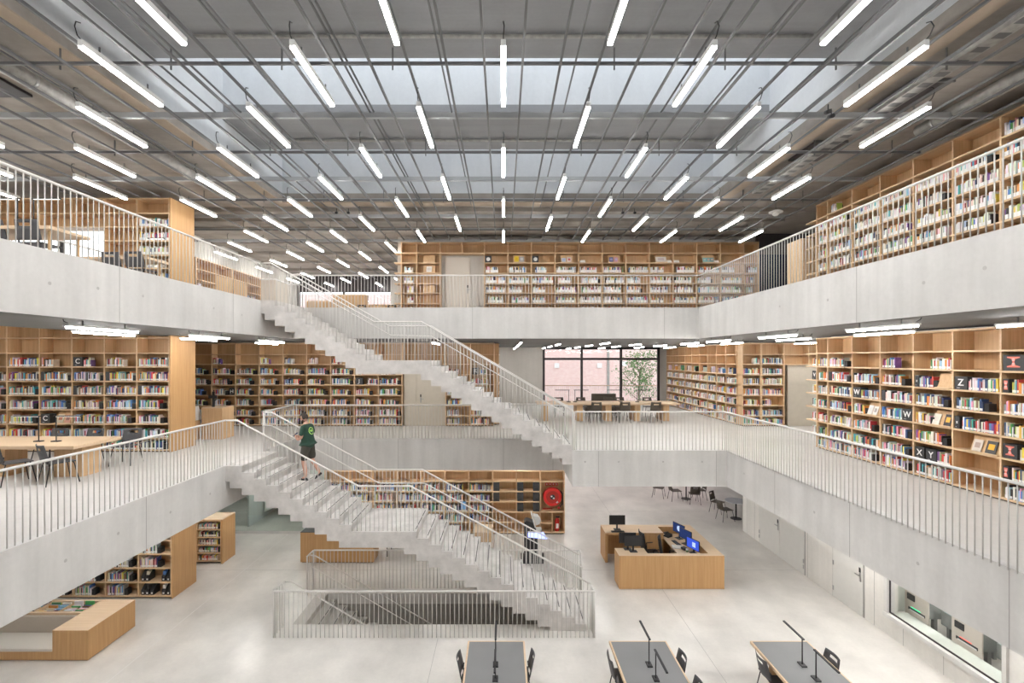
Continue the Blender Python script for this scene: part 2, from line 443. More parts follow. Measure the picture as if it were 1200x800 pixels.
def window(name, x0, x1, y, z0, z1, muls, trans, fw=.09, mat='frame_dark'):
    f = MB()
    for x in [x0+fw/2, x1-fw/2] + muls: f.box(x-fw/2, x+fw/2, y-.05, y+.07, z0, z1, mat)
    for z in [z0+fw/2, z1-fw/2] + trans:
        xs = sorted([x0, x1] + muls)
        for a, b in zip(xs, xs[1:]): f.box(a+fw/2+.001, b-fw/2-.001, y-.04, y+.06, z-fw/2, z+fw/2, mat)
    o = tag(f.build(name), kind='structure')
    p = MB(); p.box(x0+fw, x1-fw, y, y+.012, z0+fw, z1-fw, 'pane'); p.build('pane', o)
    return o
window('window_2', 2.28, 9.1, 27.62, MID+.001, UP-1.001, [4.56, 6.85], [UP-1.68], .13)
window('window_3', -11.99, -6.4, 27.62, UP+.001, UP+2.33, [-9.3], [], .12)
window('window_4', -16, -10.95, 14.47, UP+.001, UP+2.41, [-13.5], [], .09)
window('window_5', 2.3, 13.9, 29.5, .001, MID-1.001, [5.2, 8.1, 11.0], [], .1)
w = MB(); w.box(9.83, 13.3, 18.2, 18.23, UP+.001, UP+2.35, 'dark_glass'); w.box(11.3, 11.36, 18.17, 18.25, UP+.001, UP+2.35, 'frame_dark')
w.box(9.83, 13.3, 18.19, 18.25, UP+2.351, CZ-.001, 'frame_dark')
struct('window_6', w)
w = MB()   # frame of the interior window on the ground floor
for y in (8.66, 11.36): w.box(9.15, 9.35, y-.04, y+.04, .49, 2.6, 'fascia')
w.box(9.15, 9.72, 8.62, 11.4, .47, .50, 'sill_green'); w.box(9.13, 9.22, 8.62, 11.4, .44, .54, 'fascia')
w.box(9.22, 9.24, 8.70, 11.32, .541, .575, 'frame_dark'); w.box(9.22, 9.24, 11.29, 11.32, .575, 2.6, 'frame_dark')
o = tag(w.build('window_7'), kind='structure')
p = MB(); p.box(9.225, 9.235, 8.70, 11.29, .576, 2.6, 'pane'); p.build('pane', o)

# doors -------------------------------------------------------------
def door_x(name, y0, y1, leaves, hinge_far):
    f = MB(); f.box(9.185, 9.198, y0, y1, 0.005, 2.62, 'joint'); o = tag(f.build(name), kind='structure')
    n = len(leaves)
    for a, b, hy in leaves:
        l = MB(); l.box(9.17, 9.184, a+.012, b-.012, .015, 2.6, 'door_grey'); lo = l.build('door_leaf', o)
        h = MB()
        for z in (.25, .95 if n == 1 else .42, 2.2): h.box(9.155, 9.1695, hy-.02, hy+.02, z-.06, z+.06, 'steel')
        h.build('hinge', lo)
        if hy != hinge_far:
            hy2 = a if abs(hy-b) < .1 else b
        yy = (a+.09) if abs(hy-b) < abs(hy-a) else (b-.09)
        if (n == 1) or (a == leaves[0][0]):
            q = MB(); q.box(9.155, 9.1695, yy-.025, yy+.025, .88, 1.2, 'steel'); q.box(9.15, 9.1549, yy-.028, yy+.028, 1.12, 1.24, 'black')
            sg = 1 if yy < (a+b)/2 else -1
            q.box(9.12, 9.135, yy-.02*sg, yy+.14*sg, 1.02, 1.045, 'steel'); q.box(9.134, 9.156, yy-.012, yy+.012, 1.02, 1.045, 'steel')
            q.build('handle', lo)
door_x('door_1', 14.42, 17.02, [(15.72, 17.0, 16.97), (14.44, 15.72, 14.47)], 0)
door_x('door_2', 12.06, 13.22, [(12.08, 13.2, 13.17)], 0)
def door_y(name, x0, x1, y, z0, z1, leaves, handle_x, mat='door_beige'):
    f = MB(); f.box(x0, x1, y, y+.05, z0, z1, mat); o = tag(f.build(name), kind='structure')
    for a, b in leaves:
        l = MB(); l.box(a+.01, b-.01, y-.02, y-.001, z0+.01, z1-.03, mat); lo = l.build('door_leaf', o)
        if a <= handle_x <= b:
            q = MB(); q.box(handle_x-.02, handle_x+.02, y-.035, y-.021, z0+.9, z0+1.2, 'steel'); q.box(handle_x-.02, handle_x+.12, y-.07, y-.055, z0+1.03, z0+1.055, 'steel')
            q.box(handle_x-.012, handle_x+.012, y-.056, y-.034, z0+1.03, z0+1.055, 'steel')
            q.box(handle_x-.022, handle_x+.022, y-.04, y-.0351, z0+1.12, z0+1.22, 'black'); q.build('handle', lo)
door_y('door_3', -3.86, -2.22, 18.35, MID+.001, MID+2.38, [(-3.86, -3.37), (-3.36, -2.22)], -3.2)
door_y('door_4', -2.28, -1.30, 18.56, UP+.001, UP+2.3, [(-2.27, -1.32)], -1.40, 'panel_beige')
w = MB(); w.box(10.98, 13.3, 18.3, 18.36, MID+.001, MID+2.38, 'door_beige'); struct('wall_panel', w)
# ------------------------------------------------------------------ staircases
def make_profile(risers):
    """risers: list of (x, z_left_of_it) from right (low) to left (high); returns zt(x)"""
    def zt(x):
        z = risers[0][2]
        for rx, zl, zr in risers:
            if x < rx - 1e-6: z = zl
        return z
    return zt
def stair(name, label, z0, z1, x_bot, tread1, n1, land, tread2, n2, xtop, y0, y1, zclamp):
    rise1 = (land[2]-z0)/n1; rs = []; x = x_bot; z = z0
    for i in range(n1): rs.append((x, z+rise1, z)); z += rise1; x -= tread1
    x = land[0]; rise2 = (z1-z)/n2
    for i in range(n2): rs.append((x, z+rise2, z)); z += rise2; x -= tread2
    zt = make_profile(rs)
    TH, TR = .38, tread1
    top = [(x_bot, z0)]
    for rx, zl, zr in rs: top += [(rx, zr), (rx, zl)]
    top.append((xtop, z1))
    if abs(top[1][1]-top[0][1]) < 1e-6: top.pop(0)
    low = []
    for px, pz in top:
        qx, qz = px-TR, pz-TH
        low.append((qx, max(qz, zclamp)))
    low = [p for p in low if p[0] > xtop]
    poly = top + [(xtop, low[-1][1])] + low[::-1]
    if zclamp > z0 - .2: poly += [(x_bot, zclamp)] if low[0][0] < x_bot else []
    else: poly += [(x_bot, z0-TH)]
    # drop repeated points
    out = []
    for p in poly:
        if not out or (abs(p[0]-out[-1][0]) > 1e-5 or abs(p[1]-out[-1][1]) > 1e-5): out.append(p)
    if abs(out[0][0]-out[-1][0]) < 1e-5 and abs(out[0][1]-out[-1][1]) < 1e-5: out.pop()
    root = thing(name, label, 'staircase', ((x_bot+xtop)/2, (y0+y1)/2, z0))
    ox, oy, oz = root.location
    b = MB(); b.prism([(a-ox, c-oz) for a, c in out], y0-oy, y1-oy, 'stair_concrete'); b.build('flight', root)
    for rx, zl, zr in rs[:-1]:
        s = MB(); s.box(rx-.055-ox, rx-.035-ox, y0+.2-oy, y1-.2-oy, zl-oz, zl-oz+.003, 'black'); s.build('nosing_strip', root)
    return zt, rs
zt_low, rs_low = stair('concrete_staircase', 'raw concrete staircase climbing from the ground floor to the middle floor, man on it', 0.0, MID, 2.01, .295, 15, (-3.70, 0, 2.40), .295, 10, LX, 11.5, 13.34, 0.0)
zt_up, rs_up = stair('concrete_staircase', 'raw concrete staircase climbing from the middle floor to the top floor, nobody on it', MID, UP, SX, .2845, 15, (-3.89, 0, 6.55), .2845, 10, LU, 13.36, 15.29, -9)
# basement flight going down to the right inside the void
root = thing('basement_staircase', 'grey concrete steps going down inside the railed floor opening', 'staircase', (HX0, 12.5, -3.3))
st = MB(); poly = [(0.3, 3.3-.165)]
x, z = .3, 3.3-.165
for i in range(16):
    poly.append((x, z)); x += .28; poly.append((x, z)); z -= .165
poly += [(x, .30), (x, .001), (x-.5, .001), (0.3, 2.6)]
out = []
for p in poly:
    if not out or abs(p[0]-out[-1][0])+abs(p[1]-out[-1][1]) > 1e-5: out.append(p)
st.prism(out, HY0-12.5+.01, HY1-12.5-.01, 'wall_concrete'); st.build('flight', root)
for i in range(8):
    q = MB(); q.box(.3+.28*(i+1)-.05, .3+.28*(i+1)-.03, -.6, .75, 3.3-.165*(i+1), 3.3-.165*(i+1)+.003, 'black'); q.build('nosing_strip', root)
lb = MB(); lb.box(.0, .299, HY0-12.5+.01, HY1-12.5-.01, 2.9, 3.3-.001, 'wall_concrete'); lb.build('landing', root)

# ------------------------------------------------------------------ railings
_bal = MB(); _bal.tube([(0,0,0), (0,0,1)], .0085, 'baluster_shaded', 6); BAL = _bal.mesh('baluster')
def railing(name, label, top, base, pitch=.106, r=.021, hand=None, posts=(), start=.05, near=None, group=None, ends=(1, 1)):
    """top: handrail polyline; base(p): height of the floor under p. Balusters stand every pitch along the plan line."""
    o = top[0]; root = thing(name, label, 'railing', (o[0], o[1], base(o)), 0, group)
    L = lambda p: (p[0]-o[0], p[1]-o[1], p[2]-base(o))
    h = MB(); h.tube([L(p) for p in top], r, 'rail_white', 10); h.build('handrail', root)
    spots = []
    for a, b in zip(top, top[1:]):
        n2 = math.hypot(b[0]-a[0], b[1]-a[1])
        if n2 < .02: continue
        s = start
        while s < n2:
            t = s/n2; p = tuple(a[i]+(b[i]-a[i])*t for i in range(3)); spots.append(p); s += pitch
        start_next = s - n2; start = start_next
    keep = spots; rest = []
    if len(spots) > 100:
        by = sorted(range(len(spots)), key=lambda i: spots[i][1] + abs(spots[i][0])*.2)
        kk = set(by[:100]); keep = [spots[i] for i in range(len(spots)) if i in kk]; rest = [spots[i] for i in range(len(spots)) if i not in kk]
    for p in keep:
        z = base(p); q = link('baluster', BAL, root, L((p[0], p[1], z))); q.scale = (1, 1, p[2]-z)
    if rest:
        m = MB()
        for p in rest: z = base(p); m.tube([L((p[0], p[1], z)), L(p)], .0085, 'baluster_shaded', 5)
        tag(m.build('baluster_run', root), kind='stuff')
    for p in [q for q, e_ in zip((top[0], top[-1]), ends) if e_] + list(posts):
        z = base(p); m = MB(); m.tube([L((p[0], p[1], z)), L((p[0], p[1], p[2]))], .015, 'rail_white', 8); m.build('post', root)
    if hand:
        m = MB(); m.tube([L(p) for p in hand['pts']], .016, 'rail_white', 8); ho = m.build('lower_handrail', root)
        for i in range(hand['n']):
            t = (i+.5)/hand['n']; seg = t*(len(hand['pts'])-1)
            k = min(int(seg), len(hand['pts'])-2); f = seg-k; a, b = hand['pts'][k], hand['pts'][k+1]
            p = [a[j]+(b[j]-a[j])*f for j in range(3)]
            m = MB(); m.tube([L(p), L((p[0], p[1]+hand['dy'], p[2]-.03))], .006, 'rail_white', 6); m.build('bracket', ho)
    return root
mid = lambda p: MID
upf = lambda p: UP
zm, zu = MID+1.1, UP+1.05
railing('railing', 'white railing along the right edge of the middle floor, before the bookcase with sign Z', [(6.25, 3.0, zm), (6.25, 13.42, zm)], mid, .1042, ends=(1, 0))
railing('railing', 'white railing in front of the long window table on the middle floor', [(6.25, 13.42, zm), (2.02, 13.42, zm)], mid, ends=(0, 1))
railing('railing', 'white railing along the left edge of the middle floor beside the oak table', [(-6.8, 4.0, zm), (-6.8, 11.53, zm)], mid, ends=(1, 0))
railing('railing', 'white railing along the walkway in front of the back bookcase with sign J, middle floor', [(-6.72, 15.36, zm), (2.06, 15.36, zm), (2.06, 15.30, zm)], mid)
railing('railing', 'short white railing at the head of the lower staircase behind the man, middle floor', [(-6.8, 13.47, zm), (-6.8, 15.36, zm)], mid)
def bl(p): return zt_low(p[0])
def bu(p): return zt_up(p[0])
lowt = lambda y: [(-6.8 if y < 12 else -6.72, y, zm), (-6.49, y, zm), (-3.53, y, 3.5), (-2.27, y, 3.5), (2.12, y, 1.12)]
railing('railing', 'white sloping railing on the near side of the lower concrete staircase', lowt(11.55), lambda p: zt_low(min(p[0], 2.0)) if p[0] < 2.005 else 0.0, ends=(0, 1))
railing('railing', 'white sloping railing with second handrail on the far side of the lower staircase', lowt(13.26), lambda p: zt_low(p[0]),
        hand={'pts': [(-6.7, 13.16, 4.75), (-6.45, 13.16, 4.75), (-3.45, 13.16, 3.15), (-2.2, 13.16, 3.15), (2.2, 13.16, .80)], 'n': 14, 'dy': .09})
upt = lambda y: [(-6.9 if y < 14 else -6.83, y, 9.30), (-6.6, y, 9.32), (-3.67, y, 7.65), (-2.32, y, 7.65), (1.98, y, 5.12)]
railing('railing', 'white sloping railing on the near side of the upper concrete staircase', upt(13.42), lambda p: zt_up(p[0]), ends=(0, 1))
railing('railing', 'white sloping railing with second handrail on the far side of the upper staircase', upt(15.22), lambda p: zt_up(p[0]),
        hand={'pts': [(-6.83, 15.12, 8.98), (-6.5, 15.12, 8.98), (-3.6, 15.12, 7.35), (-2.3, 15.12, 7.32), (1.98, 15.12, 4.86)], 'n': 14, 'dy': .09})
railing('railing', 'white railing along the left edge of the top floor before the oak bookcase block', [(-6.9, 4.0, zu), (-6.9, 13.40, zu)], upf, ends=(1, 0))
railing('railing', 'white railing along the back of the top floor void, before the light door', [(-6.9, 15.36, zu), (6.35, 15.36, zu)], upf, .1065, ends=(1, 0))
railing('railing', 'white railing along the right edge of the top floor before the packed bookcase', [(6.35, 4.8, zu), (6.35, 15.36, zu)], upf, .1062, ends=(1, 0))
railing('railing', 'slim white railing farther back on the top floor, behind the two reading tables', [(-10.15, 7.0, zu), (-10.15, 13.0, zu)], upf, .13)
gr = lambda p: 0.0
railing('railing', 'white railing on the near side of the floor opening to the basement', [(-5.45, 11.22, 1.1), (2.16, 11.22, 1.1)], gr)
railing('railing', 'grey-white railing on the far side of the floor opening to the basement', [(-5.45, 13.62, 1.1), (2.2, 13.62, 1.1)], gr, posts=[(1.2, 13.62, 1.1)])
railing('railing', 'short white return railing at the near corner of the basement steps', [(-5.47, 11.26, 1.1), (-5.43, 11.72, 1.1)], gr)
railing('railing', 'short white return railing at the far corner of the basement steps', [(-5.47, 13.18, 1.1), (-5.46, 13.58, 1.1)], gr)
railing('railing', 'short white railing closing the far end of the floor opening behind the lower staircase', [(2.2, 13.36, 1.1), (2.2, 13.6, 1.1)], gr, .08)
railing('railing', 'short white railing beside the foot of the lower staircase', [(2.14, 11.26, 1.1), (2.14, 11.5, 1.1)], gr, .08)
for y, nm in ((11.80, 'near'), (13.32, 'far')):
    t = thing('stair_handrail', 'white handrail sloping down the %s wall of the basement steps' % nm, 'handrail', (-5.43, y, 0.0))
    m = MB(); m.tube([(0, -.06 if nm == 'near' else .0, 1.08), (.15, 0, 1.06), (4.4, 0, -1.45)], .018, 'rail_white', 8); m.build('rail', t)
    for i in range(4):
        x = .5+i*.9; z = 1.06-(x-.15)*2.51/4.25
        m = MB(); m.tube([(x, 0, z), (x, -.012 if nm == 'near' else .012, z-.1)], .006, 'rail_white', 6); m.build('bracket', t)
t = thing('stair_handrail', 'second lower white handrail on the far wall of the basement steps', 'handrail', (-5.43, 13.28, 0.0))
m = MB(); m.tube([(0.05, 0, .78), (4.4, 0, -1.75)], .014, 'rail_white', 8); m.build('rail', t)
for i in range(4):
    x = .6+i*.9; z = .78-(x-.05)*2.53/4.35
    m = MB(); m.tube([(x, 0, z), (x, .05, z-.05)], .006, 'rail_white', 6); m.build('bracket', t)
t = thing('balcony_railing', 'slim brown railing outside the big middle floor window', 'railing', (2.2, 28.0, MID))
m = MB(); m.tube([(0, 0, 1.0), (7.2, 0, 1.0)], .022, 'oak', 6); m.build('handrail', t)
for i in range(60):
    q = MB().tube([(i*.122, 0, 0), (i*.122, 0, 1.0)], .008, 'rail_white', 4) if i == 0 else None
    if i == 0: bm_ = q.mesh('bar')
    link('bar', bm_, t, (i*.122, 0, 0))
# ------------------------------------------------------------------ bookcases
PAL = [('white', (.78,.77,.75), 20), ('cream', (.70,.64,.52), 11), ('grey', (.36,.36,.36), 8), ('black', (.03,.03,.033), 13), ('dark blue', (.04,.07,.18), 7),
       ('blue', (.09,.22,.52), 6), ('light blue', (.36,.58,.74), 6), ('teal', (.08,.42,.45), 4), ('green', (.10,.34,.12), 3), ('lime', (.50,.62,.14), 2),
       ('yellow', (.80,.62,.10), 4), ('orange', (.76,.30,.08), 5), ('red', (.60,.06,.06), 6), ('dark red', (.25,.03,.04), 4), ('pink', (.78,.36,.45), 4),
       ('purple', (.22,.10,.32), 3), ('brown', (.22,.13,.08), 5), ('beige', (.56,.46,.34), 7)]
PW = [p[2] for p in PAL]
PAL_UP = [p[2] + (30 if p[0] == 'white' else 12 if p[0] in ('cream',) else -2 if p[0] in ('black','dark blue','brown') else 0) for p in PAL]
BOOKS = []; ENDS = []
HM = [.07, .40, .80, 1.20, 1.60, 1.99, 2.39, 2.775, 3.20]
HU = [.09, .49, .885, 1.25, 1.65, 2.04, 2.42, 2.83]
HG = [.08, .46, .85, 1.235, 1.62, 2.0, 2.39, 2.78]
class Case:
    """one run of shelving. Local frame: x along the run seen from the front, y into the depth, z up from its floor."""
    def __init__(s, name, label, phrase, loc, rot, bays, H, depth=.34, gaps=(), ends=(True, True), over=(0, 0), group=None, plinth=True, skip=()):
        s.loc, s.rot, s.bays, s.H, s.depth, s.phrase = loc, rot, bays, H, depth, phrase
        s.root = thing(name, label, 'bookcase', loc, rot, group)
        s.gaps = dict(gaps)            # bay index -> lowest shelf index that exists there
        s.x = [0]
        for b in bays: s.x.append(s.x[-1]+b)
        n = len(bays); th = .034
        low = lambda i: s.gaps.get(i, 0)
        for i in range(n+1):           # uprights
            lo = min([low(j) for j in (i-1, i) if 0 <= j < n])
            x = s.x[i]; z0 = 0 if lo == 0 else H[lo]-th
            if (i == 0 and over[0]) : x += 0
            m = MB(); m.box(x-th/2, x+th/2, 0, depth, z0 if lo else .05, H[-1], 'oak'); m.m[2] = m.mi('oak_light'); m.build('upright', s.root)
        for k, z in enumerate(H):      # shelf boards, one per stretch without a gap
            runs = []; cur = None
            for i in range(n):
                if k >= low(i) and (i, k) not in skip:
                    if cur is None: cur = [i, i]
                    cur[1] = i
                else:
                    if cur: runs.append(cur)
                    cur = None
            if cur: runs.append(cur)
            for a, b in runs:
                xa = s.x[a] - (over[0] if a == 0 and k not in (0, len(H)-1) else 0) - th/2; xb = s.x[b+1] + (over[1] if b == n-1 and k not in (0, len(H)-1) else 0) + th/2
                m = MB(); m.box(xa, xb, -.012, depth-.001, z-th, z, 'oak_light'); m.build('shelf', s.root)
        i = 0
        while i < n:
            j = i
            while j+1 < n and low(j+1) == low(i): j += 1
            z0 = H[low(i)]
            m = MB(); m.box(s.x[i], s.x[j+1], depth, depth+.02, z0 if low(i) else .05, H[-1], 'oak_shaded'); m.build('back_panel', s.root)
            if low(i) == 0:
                m = MB(); m.box(s.x[i]+.03, s.x[j+1]-.03, .05, depth, 0, .05, 'dark_grey'); m.build('plinth', s.root)
            i = j+1
    def world(s, x, y, z):
        c, n = math.cos(s.rot), math.sin(s.rot)
        return (s.loc[0]+x*c-y*n, s.loc[1]+x*n+y*c, s.loc[2]+z)
    def where(s, bay, k):
        return f"{ordinal(k+1)} shelf up, {ordinal(bay+1)} bay, {s.phrase}"
    def fill(s, bay, k, frac=.9, band=.035, pal=None, x0=.03, end=True, hmax=None, x1=None, tmul=1.0):
        lo = s.x[bay]+.02+x0; hi = s.x[bay+1]-.02
        if x1 is not None: hi = s.x[bay]+x1
        room = (s.H[k+1]-s.H[k]-.05) if k+1 < len(s.H) else .3
        stop = lo+(hi-lo)*frac; x = lo; q = 0
        while True:
            t = rnd.choice([.014,.018,.022,.026,.03,.036,.045])*tmul*rnd.uniform(.9, 1.15)
            if x+t > stop: break
            h = min(room, .93*(hmax or 1)*rnd.choice([.19,.205,.21,.225,.235,.25,.265]))
            col = rnd.choices(PAL, weights=pal or PW)[0]
            q += 1
            BOOKS.append(dict(case=s, x=x+t/2, y=rnd.uniform(.012, .03), z=s.H[k], t=t*.97, h=h, d=rnd.uniform(.13, .19), col=col, band=band if rnd.random() < .9 else 0, bay=bay, k=k, n=q, lean=0))
            x += t
        if end and hi-x > .11:
            ENDS.append((s, x+.004, k, bay))
        return x

def bookend(s, x, k, bay):
    o = thing('bookend', f"black bookend after the books, {s.where(bay, k)}", 'bookend', s.world(x, .03, s.H[k]+.001), s.rot, 'black bookends on the shelves')
    m = MB(); m.box(0, .095, 0, .15, .006, .155, 'black'); m.build('block', o)
    m = MB(); m.box(-.0, .1, .001, .149, 0, .0055, 'dark_grey'); m.build('base_plate', o)

def letter_sign(s, x, k, bay, ch, w=.22, h=.26, sub='white_paint', size=.19, deep=.2):
    name = f"black letter sign {ch}" if ch else 'black box sign'
    o = thing('letter_sign', f"{name} on the {s.where(bay, k)}", 'sign', s.world(x, .015, s.H[k]+.001), s.rot, 'black shelf signs')
    m = MB(); m.bbox(0, w, 0, deep, 0, h, 'dark_grey', .004); m.build('box', o)
    if ch == 'I':
        q = MB(); a, b = w*.2, w*.8; c = w/2; zz = lambda t: h*(.22+.66*t)
        q.prism([(a, zz(0)), (b, zz(0)), (b, zz(.1)), (c+.03, zz(.22)), (c+.015, zz(.5)), (c+.03, zz(.78)), (b, zz(.9)), (b, zz(1)), (a, zz(1)), (a, zz(.9)), (c-.03, zz(.78)), (c-.015, zz(.5)), (c-.03, zz(.22)), (a, zz(.1))], -.004, -.0005, 'coral'); lo = q.build('letter', o)
        for t in (.2, .34, .62, .76): q = MB(); q.box(c-.022, c+.022, -.0055, -.0045, zz(t), zz(t+.05), 'white_paint'); q.build('stripe', lo)
    elif ch:
        letter(ch, size, o, (w/2, -.003, h*.53), sub)
        q = MB(); q.box(w*.18, w*.42, -.003, -.0005, h*.12, h*.145, sub); q.build('caption_line', o)
    return o
def small_sign(s, x, k, bay, ch='', w=.1):
    return letter_sign(s, x, k, bay, ch, w=w, h=.25, size=.085) if ch else letter_sign(s, x, k, bay, '', w=w, h=.25)
def display_stand(s, x, k, bay, w, covers):
    o = thing('display_stand', f"slanted oak display stand, {s.where(bay, k)}", 'display stand', s.world(x, .0, s.H[k]+.001), s.rot, 'oak display stands')
    m = MB(); m.prism([(.02, .0), (.12, .31), (.135, .305), (.035, 0)], 0, w, 'oak', axis='x'); m.build('board', o)
    m = MB(); m.box(0, w, -.03, .02, 0, .02, 'oak_light'); m.build('ledge', o)
    for i, (fx, cw, chh, col, colname, art) in enumerate(covers):
        c, n = math.cos(s.rot), math.sin(s.rot)
        b = thing('display_book', f"{colname} book face out, {s.where(bay, k)}", 'book', s.world(x+fx, .012, s.H[k]+.021), s.rot, 'books shown face out')
        b.rotation_euler = (-R(17.5), 0, s.rot)
        m = MB(); m.box(0, cw, -.012, 0, 0, chh, 'book_cover', col=col); m.build('cover', b)
        m = MB(); m.box(cw*.2, cw*.8, -.0135, -.0125, chh*.3, chh*.75, 'book_cover', col=art); m.build('cover_picture', b)
    return o

D90 = -math.pi/2
# --- right, middle floor: faces -x
c_rm = Case('bookcase', 'long oak bookcase on the right of the middle floor with letter signs W, X, Y', 'right middle-floor bookcase', (9.15, 13.84, MID), D90, [.47]+[.93]*8, HM, depth=.42, over=(.45, 0))
# rows: k=7 top empty ... k=0 bottom
for bay in range(9):
    for k in range(7):
        if k == 6 and bay in (2, 5, 6): continue
        if (bay, k) in ((5, 2), (5, 1), (5, 0), (5, 5), (6, 6)): continue
        x0 = .03; fr = rnd.choice([.68, .76, .84, .96]); x1 = None; en = True
        if (bay, k) == (3, 6): fr, en = .45, False
        if (bay, k) == (4, 6): x0, fr, en = .40, 1.0, False
        if (bay, k) == (0, 5): x0, fr, en = .05, 1.0, False
        if (bay, k) == (2, 4): x0 = .28
        if (bay, k) == (5, 3): x0 = .16
        if (bay, k) == (4, 5): x0, fr = .13, .46
        if (bay, k) == (4, 3): fr = .42
        if (bay, k) == (3, 3): fr, en = .66, False
        if (bay, k) == (4, 1): x0, fr, en = .55, .95, True
        if (bay, k) == (2, 3): fr, en = .45, True
        if bay == 6 and k in (5, 1): x0 = .16
        if bay == 6 and k == 2: x0 = .3
        if (bay, k) in ((1, 5), (3, 4)): x0 = .13
        if bay == 0: en = False; fr = 1
        c_rm.fill(bay, k, fr, band=.045, x0=x0, end=en)
for k in (1, 2, 3, 4, 6): # books on the shelf boards that run past the end
    x = -.21
    q = 60
    while x < -.03:
        t = rnd.choice([.02,.028,.035]); col = rnd.choices(PAL, weights=PW)[0]
        q += 1
        BOOKS.append(dict(case=c_rm, x=x+t/2, y=.02, z=HM[k], t=t*.96, h=rnd.choice([.2,.22,.24]), d=.16, col=col, band=.045, bay=0, k=k, n=q-60, lean=0, tail=True)); x += t
letter_sign(c_rm, -.215, 5, 0, 'V', .19, size=.16); letter_sign(c_rm, c_rm.x[2]+.03, 4, 2, 'W', .25); letter_sign(c_rm, c_rm.x[4]-.31, 3, 3, 'W', .27)
letter_sign(c_rm, c_rm.x[5]+.03, 5, 5, 'Z', .26); c_rm.fill(5, 5, .92, band=.045, x0=.30, end=False)
letter_sign(c_rm, c_rm.x[4]+.03, 1, 4, 'X', .23); letter_sign(c_rm, c_rm.x[4]+.305, 1, 4, 'Y', .24)
letter_sign(c_rm, c_rm.x[6]+.03, 6, 6, 'I', .36, .29, 'red', .22); letter_sign(c_rm, c_rm.x[6]+.41, 6, 6, '', .4, .29)
small_sign(c_rm, c_rm.x[6]+.03, 5, 6, 'I'); letter_sign(c_rm, c_rm.x[6]+.03, 2, 6, 'I', .24); small_sign(c_rm, c_rm.x[6]+.03, 1, 6, 'I')
small_sign(c_rm, c_rm.x[5]+.03, 3, 5, 'z'); small_sign(c_rm, c_rm.x[4]+.03, 5, 4, 'z'); small_sign(c_rm, c_rm.x[1]+.02, 5, 1, ''); small_sign(c_rm, c_rm.x[3]+.03, 4, 3, '')
display_stand(c_rm, c_rm.x[5]+.34, 2, 5, .56, [(.05, .17, .23, (.62,.56,.5), 'pale photo', (.4,.3,.25)), (.30, .19, .24, (.05,.05,.05), 'yellow and black', (.78,.42,.03))])
display_stand(c_rm, c_rm.x[4]+.46, 3, 4, .44, [(.0, .16, .23, (.72,.68,.6), 'cream', (.66,.62,.55)), (.26, .15, .24, (.05,.045,.05), 'dark', (.8,.4,.05))])
display_stand(c_rm, c_rm.x[4]+.55, 5, 4, .34, [])
display_stand(c_rm, c_rm.x[2]+.50, 3, 2, .36, [(.02, .14, .23, (.78,.76,.74), 'white', (.7,.68,.66)), (.19, .13, .22, (.8,.78,.75), 'white and grey', (.45,.42,.4))])
# --- right, top floor: faces -x
c_ru = Case('bookcase', 'long oak bookcase packed with white-banded books on the right of the top floor', 'right top-floor bookcase', (9.15, 13.84, UP), D90, [.47]+[.93]*8, HU, depth=.40, over=(.45, 0))
for bay in range(9):
    for k in range(7):
        if k == 6 and bay < 6 and bay != 1: continue
        if (bay, k) == (1, 6): c_ru.fill(bay, k, .3, band=.08, pal=PAL_UP, x0=.1, end=False); continue
        c_ru.fill(bay, k, rnd.choice([.7, .85, .93, 1]), band=rnd.choice([.07, .085]), pal=PAL_UP, end=rnd.random() < .45)
# --- left, middle floor block: faces the camera, deep oak end panel
nl = 7; W = .905
def block(phrase, label, z, H, y, xr, n, depth, gaps=()):
    c = Case('bookcase', label, phrase, (xr-n*W-.04, y, z), 0, [W]*n, H, depth=.4, gaps=gaps)
    m = MB(); m.box(n*W+.018, n*W+.05, -.014, depth, .0, H[-1]+.005, 'oak_desk'); m.build('end_panel', c.root)
    lo = 0
    m = MB(); m.box(max([s_+1 for s_ in dict(gaps)] or [0])*W, n*W+.017, .42+.021, depth, .05, H[-1], 'oak_shaded'); m.build('rear_half', c.root)
    return c
c_lm = block('left middle-floor bookcase', 'double-sided oak bookcase on the left of the middle floor behind the oak table', MID, HM+[3.62], 13.2, -9.28, nl, 1.05)
full = {}
for bay in range(nl):
    for k in range(7):
        fr = rnd.choice([.8, .86, .93, 1.0]); x0 = .03; en = True
        b = nl-1-bay       # 0 = bay nearest the end panel
        if k == 6:
            fr = {0: .98, 1: .62, 2: .0, 3: .42, 4: .98}.get(b, .5); en = False
            if b == 2: x0, fr = .30, .45
        if (b, k) == (3, 2): continue
        if (b, k) in ((1, 5), (3, 5), (2, 4), (0, 4), (0, 1)): x0 = .11
        if b == 0 and k in (4, 5): fr, en = 1.0, False
        if b == 0 and k in (2, 3) or b == 1 and k in (1, 2): fr = .72
        if fr > 0: c_lm.fill(bay, k, fr, band=.04, x0=x0, end=en)
bx = lambda b: c_lm.x[nl-1-b]
letter_sign(c_lm, bx(2)+.03, 6, nl-3, 'C', .25); letter_sign(c_lm, bx(3)+.03, 2, nl-4, 'C', .25)
for b, k in ((1, 5), (3, 5), (2, 4), (0, 4), (0, 1)): small_sign(c_lm, bx(b)+.03, k, nl-1-b)
display_stand(c_lm, bx(3)+.44, 2, nl-4, .44, [(.04, .17, .23, (.62,.55,.42), 'tan', (.5,.2,.12)), (.25, .16, .22, (.66,.34,.25), 'salmon', (.35,.2,.16))])
